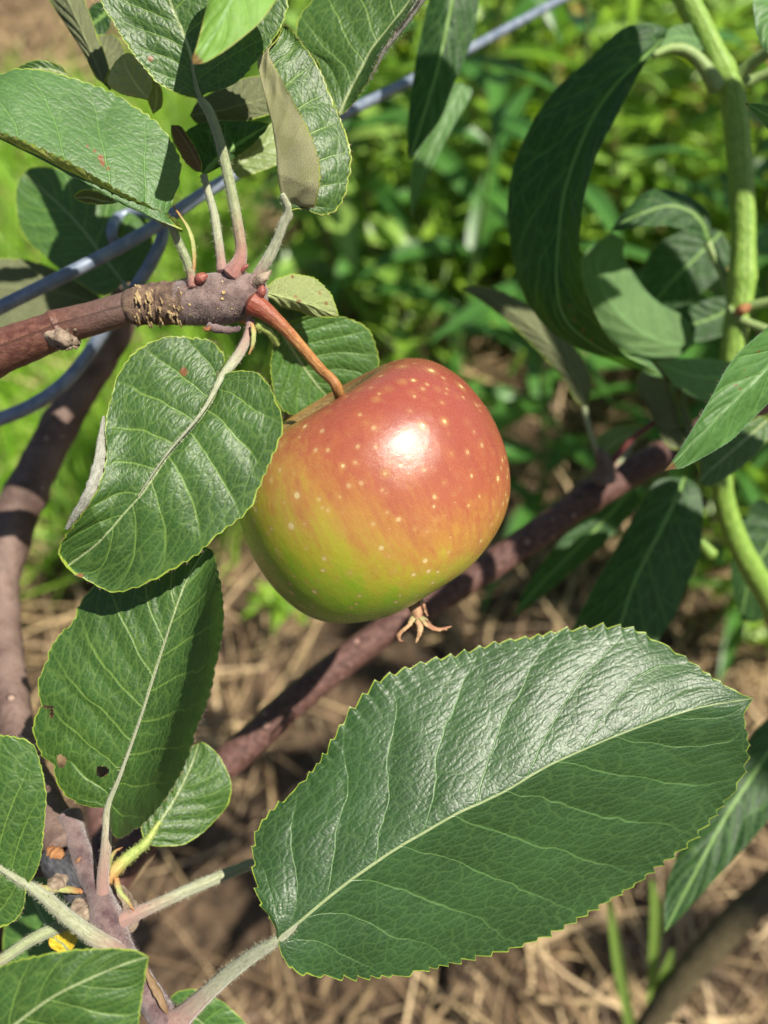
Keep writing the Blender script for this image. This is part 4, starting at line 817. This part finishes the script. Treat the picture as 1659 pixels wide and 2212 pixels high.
leaf(hs, [(560, -230), (540, -120), (515, -40), (480, 40), (450, 90), (418, 138)], [(480, -200), (455, -100), (450, -10), (438, 50), (425, 100), (416, 125)], [(660, -180), (640, -80), (610, -20), (570, 38), (528, 80), (482, 112), (445, 133)],
     [.165, .160, .157, .156], M_leafJ, da=(0, .003, 0), db=(0, .003, 0), teeth=10, amp=.4, nvein=6, nv=50, nu=110, label='blurred bright leaf hanging in at the top with an orange tip', seed=56, damage=[(417, 134, 24)])
leaf(hs, [(1010, -140), (985, -40), (965, 60), (945, 150), (915, 250), (885, 345)], [(960, -130), (930, -20), (905, 90), (888, 190), (880, 270), (880, 320)], [(1055, -120), (1040, -20), (1018, 90), (980, 185), (948, 262), (912, 312)],
     [.262, .262, .264, .268], M_lance, da=(0, .003, 0), db=(0, .003, 0), teeth=10, amp=.4, nvein=8, nv=40, nu=110, label='long dark leaf hanging point down at the top middle', seed=57)
leaf(hs, [(1000, 180), (960, 270), (925, 350), (890, 470)], [(960, 190), (915, 270), (892, 350), (885, 420)], [(1020, 200), (975, 280), (940, 350), (905, 420)], [.29, .29, .292], M_lanceB, teeth=10, amp=.3, nv=26, nu=70, label='lit narrow leaf tip under the long hanging leaf', seed=58)
m = Mesh()
tube_mesh(m, [(300, -260, .168, 16), (560, -240, .168, 18), (800, -260, .2, 20), (1010, -150, .262, 18), (1200, -260, .29, 22)], nseg=14, n=60, seed=92)
m.build('stem', M_tallstem, hs)

# ------------------------------------------------------------------ ground, straw, grass
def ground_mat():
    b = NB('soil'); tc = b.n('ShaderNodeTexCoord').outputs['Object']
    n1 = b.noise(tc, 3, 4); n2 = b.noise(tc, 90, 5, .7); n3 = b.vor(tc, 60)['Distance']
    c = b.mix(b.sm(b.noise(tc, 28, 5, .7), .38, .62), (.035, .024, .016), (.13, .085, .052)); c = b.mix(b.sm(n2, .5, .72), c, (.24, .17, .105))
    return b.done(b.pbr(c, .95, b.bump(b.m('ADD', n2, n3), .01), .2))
gv = []; n = 120
gx, gy = np.meshgrid(np.linspace(-1, 1, n), np.linspace(-1, 1, n), indexing='ij')
gx = np.sign(gx) * np.abs(gx) ** 3 * 60; gy = np.sign(gy) * np.abs(gy) ** 3 * 60
gz = vnoise(gx * 3, gy * 3, 2) * .03 + vnoise(gx * 14, gy * 14, 4) * .012
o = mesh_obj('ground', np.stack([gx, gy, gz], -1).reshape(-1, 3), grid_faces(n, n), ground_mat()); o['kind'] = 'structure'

def ribbons(base, head, L, wd, bendv, seg=4, mat=None, name='straw', curl=.3):
    """many thin blades as one mesh: base (k,3), heading (k,3)"""
    k = len(base); t = np.linspace(0, 1, seg + 1)
    side = np.cross(head, [0, 0, 1.0]) + rng.normal(0, .25, (k, 3)); side /= np.linalg.norm(side, axis=1)[:, None]
    C = base[:, None] + head[:, None] * (L[:, None] * t)[..., None] + bendv[:, None] * (t ** 2)[None, :, None] * L[:, None, None]
    ww = wd[:, None] * (1 - t ** 2 * .8)[None]
    V = np.stack([C - side[:, None] * ww[..., None], C + side[:, None] * ww[..., None]], 2)        # k, seg+1, 2, 3
    idx = np.arange(k)[:, None] * (seg + 1) * 2 + np.arange(seg)[None] * 2
    F = np.stack([idx, idx + 1, idx + 3, idx + 2], -1).reshape(-1, 4)
    A = np.zeros((k, seg + 1, 2, 3)); A[..., 0] = t[None, :, None]; A[..., 1] = .5; A[..., 2] = rng.uniform(0, 1, k)[:, None, None]
    o = mesh_obj(name, V.reshape(-1, 3), F, mat, None, {'lf1': A.reshape(-1, 3)}); o['kind'] = 'stuff'; return o

M_straw = simple_leaf_mat('dry_straw', (.60, .44, .23), (.13, .075, .04), (.4, .28, .12), (.42, .29, .15), tfac=.15, rough=.6)
k = 19000
x = rng.uniform(-1.3, 1.6, k); y = rng.uniform(-.1, 2.6, k)
a = rng.uniform(0, 2 * np.pi, k); el = rng.normal(.12, .25, k)
head = np.stack([np.cos(a) * np.cos(el), np.sin(a) * np.cos(el), np.abs(np.sin(el))], -1)
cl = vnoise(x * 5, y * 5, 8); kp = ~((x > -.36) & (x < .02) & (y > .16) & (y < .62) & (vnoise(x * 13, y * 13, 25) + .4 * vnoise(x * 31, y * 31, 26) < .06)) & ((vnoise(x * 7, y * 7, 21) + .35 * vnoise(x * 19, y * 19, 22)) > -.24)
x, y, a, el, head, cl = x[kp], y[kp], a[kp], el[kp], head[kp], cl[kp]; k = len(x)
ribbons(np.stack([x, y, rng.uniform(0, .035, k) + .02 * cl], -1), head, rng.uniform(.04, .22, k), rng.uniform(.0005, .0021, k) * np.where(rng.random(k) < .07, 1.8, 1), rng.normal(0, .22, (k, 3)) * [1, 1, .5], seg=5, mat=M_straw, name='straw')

M_grass = simple_leaf_mat('fresh_grass', (.22, .46, .03), (.36, .56, .07), (.5, .8, .06), (.17, .32, .06), tfac=.42)
k = 60000
x = rng.uniform(-2.6, 0.30, k); y = rng.uniform(.42, 3.0, k)
keep = (x < -.10 - .06 * y + .12 * vnoise(x * 4, y * 4, 3)) & ~((y > 1.75 + .25 * vnoise(x * 5, y * 3, 6)) & (x < -.55)) & ((y > .60) | (x < -.42))
x, y = x[keep], y[keep]; k = len(x)
a = rng.uniform(0, 2 * np.pi, k); el = rng.uniform(.7, 1.5, k)
head = np.stack([np.cos(a) * np.cos(el), np.sin(a) * np.cos(el), np.sin(el)], -1)
ribbons(np.stack([x, y, np.zeros(k)], -1), head, rng.uniform(.05, .16, k), rng.uniform(.0018, .0045, k), rng.normal(0, .3, (k, 3)), seg=3, mat=M_grass, name='grass')
# low ground cover under the weeds
M_cover = simple_leaf_mat('low_herbs', (.11, .25, .02), (.26, .40, .05), (.25, .5, .05), (.12, .22, .06), tfac=.36)
k = 4500
x = rng.uniform(-.25, 1.9, k); y = rng.uniform(.85, 3.6, k)
keep = y > .98 + .35 * vnoise(x * 3, y * 3, 13) + np.clip(.35 * (x - .1), 0, .5)
x, y = x[keep], y[keep]; k = len(x)
a = rng.uniform(0, 2 * np.pi, k); el = rng.uniform(.1, 1.2, k)
head = np.stack([np.cos(a) * np.cos(el), np.sin(a) * np.cos(el), np.sin(el)], -1)
ribbons(np.stack([x, y, rng.uniform(0, .10, k)], -1), head, rng.uniform(.04, .12, k), rng.uniform(.003, .008, k), rng.normal(0, .3, (k, 3)), seg=4, mat=M_cover, name='ground_cover')

# ------------------------------------------------------------------ weeds of the thicket
M_weed = simple_leaf_mat('weed_leaf', (.085, .20, .015), (.25, .41, .04), (.48, .68, .02), (.15, .26, .08), tfac=.36, rough=.38, dead=.09)
M_weed2 = simple_leaf_mat('weed_leaf_pale', (.11, .24, .035), (.25, .38, .08), (.3, .52, .06), (.17, .27, .13), tfac=.33, rough=.33)
M_weed3 = simple_leaf_mat('dark_lance_weed_leaf', (.03, .10, .02), (.07, .19, .03), (.14, .34, .02), (.12, .24, .08), tfac=.33, rough=.4)
M_wstem = stem_mat('weed_stem', (.08, .14, .03), (.16, .22, .06), rough=.6)
M_wstem2 = stem_mat('weed_stem_red', (.12, .06, .03), (.16, .14, .05), rough=.6)
def lance_local(L, W, az, el, droop, base, twist, seg=9):
    t = np.linspace(0, 1, seg + 1); prof = np.sin(np.pi * t ** .75) ** .85 * (1 - .25 * t) ; prof[0] = .12; prof[-1] = .01
    h = np.array([math.cos(az), math.sin(az), 0]); up = np.array([0, 0, 1.0])
    ang = el - droop * t; dx = np.cumsum(np.cos(ang)) / seg * L; dz = np.cumsum(np.sin(ang)) / seg * L
    C = base + h * (dx - dx[0])[:, None] + up * (dz - dz[0])[:, None]
    s = np.cross(h, up); nrm = -np.sin(ang)[:, None] * h + np.cos(ang)[:, None] * up
    tw = twist * t; S = s * np.cos(tw)[:, None] + nrm * np.sin(tw)[:, None]; Nn = nrm * np.cos(tw)[:, None] - s * np.sin(tw)[:, None]
    vs = np.array([-1, -.5, 0, .5, 1.0])
    V = C[:, None] + (S[:, None] * vs[None, :, None] + Nn[:, None] * (.28 * vs ** 2)[None, :, None]) * (prof * W / 2)[:, None, None]
    A = np.zeros((seg + 1, 5, 3)); A[..., 0] = t[:, None]; A[..., 1] = vs[None]; A[..., 2] = 0
    return V.reshape(-1, 3), grid_faces(seg + 1, 5, flip=True), A.reshape(-1, 3)
def tube_local(C, R, nseg=7):
    C = np.asarray(C, float); R = np.asarray(R, float); V, A, N, B, T = sweep(C, R, nseg); return V.reshape(-1, 3), grid_faces(len(C), nseg, flip=True, wrap=True), A.reshape(-1, 3)
def weed_proto(seed, H, nl, LL, WW, mat, smat, droop=1.0, loc=(0, 0, 0), label='', group=''):
    r = np.random.default_rng(seed); root = thing('weed', label, 'weed', loc, group)
    lx, ly = r.normal(0, .06, 2); t = np.linspace(0, 1, 14)
    C = np.stack([lx * t ** 2 + .01 * np.sin(t * 9), ly * t ** 2 + .01 * np.cos(t * 7), H * t], -1)
    m = Mesh(); V, F, A = tube_local(C, .0032 * (1 - .7 * t) + .0006); m.add(V + np.array(loc), F, A); m.build('stem', smat, root)
    for i in range(nl):
        tt = .12 + .88 * i / (nl - 1); b = np.array([np.interp(tt, t, C[:, q]) for q in range(3)]); az = i * 2.4 + r.normal(0, .3)
        b = b + 0; sc_ = 1 - .45 * abs(tt - .5) - .15 * tt
        V, F, A = lance_local(LL * sc_ * r.uniform(.75, 1.2), WW * r.uniform(.75, 1.2) * sc_, az, r.uniform(-.1, .55) + .45 * tt, r.uniform(.3, 1.0) * droop, b, r.normal(0, .5))
        A[:, 2] = r.uniform(0, 1)
        m = Mesh(); m.add(V + np.array(loc), F, A); m.build('leaf', mat, root, attr='lf1')
    return root
LB = ['narrow-leaved green weed in the blurred thicket behind the apple', 'pale broad-leaved weed in the blurred thicket behind the stem', 'small bushy weed low in the blurred thicket']
protos = [weed_proto(1, .46, 28, .135, .020, M_weed, M_wstem, 1.0, (.30, 1.35, 0), LB[0], 'narrow-leaved weeds of the thicket'),
          weed_proto(2, .42, 20, .13, .040, M_weed2, M_wstem2, 1.2, (.75, 1.25, 0), LB[1], 'broad-leaved weeds of the thicket'),
          weed_proto(3, .26, 20, .09, .022, M_weed, M_wstem, 1.1, (.12, 1.15, 0), LB[2], 'small weeds of the thicket')]
protos.append(weed_proto(4, .62, 22, .17, .034, M_weed3, M_wstem, 1.3, (.16, .62, 0), 'tall dark lance-leaved plant standing blurred behind the thick green stem', 'tall lance-leaved plants behind the stem'))
def dup(root, loc, rz, s):
    r = root.copy(); sc.collection.objects.link(r); r.location = loc; r.rotation_euler = (random.uniform(-.12, .12), random.uniform(-.12, .12), rz); r.scale = (s, s, s)
    for ch in root.children:
        c = ch.copy(); sc.collection.objects.link(c); c.parent = r
    return r
pr = random.Random(5)
for i in range(215):
    k_ = pr.choices([0, 1, 2], [6, 3, 1])[0]
    y = .66 + 1.9 * pr.random() ** 1.25
    x = pr.uniform(-.13 - .02 * y, .55 * y + .12)
    if y < .92 - .9 * max(0, x - .02) or (y < 1.0 and .10 < x < .42): continue
    dup(protos[k_], (x, y, 0), pr.uniform(0, 6.3), pr.uniform(.85, 1.3))
for (x, y, k_, s_) in [(.26, .56, 3, .9), (.38, .70, 3, .95), (.10, .84, 3, 1.0), (.34, .50, 3, .8), (.45, .86, 3, 1.1), (-.02, 1.0, 3, 1.0), (.60, .95, 3, 1.1), (.36, .62, 2, 1.1), (.46, .72, 1, .8), (.55, .60, 0, .6), (.62, .80, 0, .8), (.42, .50, 2, .8), (.52, .42, 2, .9), (.12, .74, 2, .8), (-.02, .66, 2, .6), (-.12, .55, 2, .5)]:
    dup(protos[k_], (x, y, 0), pr.uniform(0, 6.3), s_)

# grass tuft and old wood low on the right
gt = thing('grass_tuft', 'few pale green grass blades rising below the largest leaf tip', 'grass tuft', P(1380, 2300, .50))
for k, pts in enumerate([[(1375, 2330, .52, 9), (1358, 2200, .48, 11), (1335, 2080, .45, 11), (1318, 1960, .43, 7), (1305, 1890, .42, 2)], [(1390, 2330, .52, 7), (1412, 2180, .49, 13), (1440, 2090, .47, 10), (1452, 2050, .46, 3)], [(1400, 2250, .52, 8), (1412, 2050, .48, 10), (1416, 1960, .46, 11), (1408, 1900, .45, 4)]]):
    c = catmull(pts, 24); C = P(c[:, 0], c[:, 1], c[:, 2]); R = c[:, 3] * K * c[:, 2]; s = c2w([1, .2, .3])
    vs = np.array([-1, -.4, 0, .4, 1]); V = C[:, None] + s * (vs[None, :, None] * R[:, None, None]) + c2w([0, 0, 1]) * (.35 * vs ** 2)[None, :, None] * R[:, None, None]
    A = np.zeros((24, 5, 3)); A[..., 1] = vs; A[..., 2] = .3 * k
    mesh_obj('blade', V.reshape(-1, 3), grid_faces(24, 5, flip=True), M_weed2, gt, {'lf1': A.reshape(-1, 3)})
ow = thing('old_branch', 'blurred olive-brown old branch slanting at the bottom right', 'branch', P(1430, 2200, .46))
m = Mesh(); tube_mesh(m, [(1330, 2330, .50, 24), (1420, 2190, .48, 27), (1500, 2085, .465, 29), (1600, 1980, .45, 32), (1700, 1890, .44, 34), (1820, 1760, .43, 36)], nseg=24, n=80, lump=.15, seed=98); m.build('bark', M_wood, ow)

# ------------------------------------------------------------------ unseen leaves added above and right of the frame to throw the dappled shade
def sunward_leaf(m, p, t, L, W, rot, tilt=.25):
    W = W * .8; c = p + SUN * t; a = np.cross(SUN, [0, 0, 1.0]); a /= np.linalg.norm(a); b_ = np.cross(SUN, a)
    h = a * math.cos(rot) + b_ * math.sin(rot) + SUN * tilt * rng.normal(); h /= np.linalg.norm(h); s = np.cross(h, SUN); s /= np.linalg.norm(s)
    tt = np.linspace(0, 1, 14); w_ = np.sin(np.pi * tt ** .8) ** .8 * W / 2; vs = np.array([-1, -.5, 0, .5, 1.0])
    V = c + h * ((tt - .5) * L)[:, None, None] + s * (vs[None, :] * w_[:, None])[..., None] + SUN * (.3 * vs ** 2)[None, :, None] * w_[:, None, None] - SUN * ((tt - .4) ** 2 * L * .5)[:, None, None]
    A = np.zeros((14, 5, 3)); A[..., 0] = tt[:, None]; A[..., 1] = vs; A[..., 2] = rng.uniform(0, 1)
    m.add(V.reshape(-1, 3), grid_faces(14, 5, flip=True), A.reshape(-1, 3))
LIT = [P(*q) for q in [(1345, 620, .297), (1612, 500, .28), (1615, 570, .28), (1608, 640, .28), (1390, 788, .258), (1540, 100, .27), (1210, 85, .25)]]
def shade(parent, spots):  # adds blocker leaves toward the sun, leaving the LIT points clear
    for (x, y, d, t, L, W, rot) in spots:
        c = P(x, y, d) + SUN * t; a = np.cross(SUN, [0, 0, 1.0]); a /= np.linalg.norm(a); b_ = np.cross(SUN, a)
        h = a * math.cos(rot) + b_ * math.sin(rot); s_ = np.cross(h, SUN)
        if any(abs((c - q) @ h) < L * .48 and abs((c - q) @ s_) < W * .38 and (c - q) @ SUN > 0 for q in LIT): continue
        m = Mesh(); sunward_leaf(m, P(x, y, d), t, L, W, rot, .1); m.build('leaf', M_weed, parent, attr='lf1')
shade(ns, [(1290, 190, .25, .15, .08, .036, 2.2), (1340, 130, .252, .16, .05, .026, .7), (1430, 440, .281, .19, .07, .045, .9), (1520, 620, .31, .24, .05, .04, .4), (1500, 480, .283, .2, .06, .03, 2.6), (1230, 240, .25, .17, .08, .04, 2.0), (900, 230, .262, .19, .09, .04, 1.7), (1440, 1130, .28, .22, .08, .036, 1.9), (1160, 330, .25, .15, .10, .036, 1.9), (1200, 480, .25, .16, .10, .036, 1.5), (1150, 600, .25, .15, .09, .032, 1.3), (1230, 640, .25, .17, .08, .03, 1.0),
           (1270, 330, .25, .17, .09, .036, 2.0), (1440, 450, .28, .20, .08, .03, 2.9), (1605, 330, .275, .17, .055, .026, 1.6),
           (1350, 720, .30, .23, .10, .03, 2.8), (1600, 900, .30, .24, .12, .034, 1.2), (1400, 1010, .31, .24, .11, .03, .6), (1230, 1120, .305, .24, .07, .022, .6), (1330, 860, .30, .24, .10, .03, 1.4),
           (1480, 1180, .28, .22, .09, .03, 1.9), (1400, 1300, .28, .24, .08, .028, 1.9), (1240, 760, .3, .22, .1, .03, 2.2), (950, 120, .262, .19, .10, .034, 1.5)])
# loose leaves added out of view to shade patches of thicket and straw
m = Mesh(); cr = np.random.default_rng(77)
for i in range(900):
    gx_, gy_ = cr.uniform(-.1, 1.5), cr.uniform(.55, 2.4)
    if vnoise(gx_ * 3.2, gy_ * 3.2, 31) < .24 or (gx_ < 0 and gy_ < .7): continue
    g = np.array([gx_, gy_, .1]); sunward_leaf(m, g, cr.uniform(1.7, 2.3), cr.uniform(.07, .12), cr.uniform(.03, .055), cr.uniform(0, 6.3), .6)
for i in range(170):
    gx_, gy_ = cr.uniform(-.5, .25), cr.uniform(.2, .8)
    if vnoise(gx_ * 6, gy_ * 6, 35) < .06 or (gx_ < -.12 and gy_ < .55): continue
    g = np.array([gx_, gy_, .0]); sunward_leaf(m, g, cr.uniform(1.7, 2.3), .09, .05, cr.uniform(0, 6.3), .6)
m.build('shade_leaves', M_weed, db_, attr='lf1')
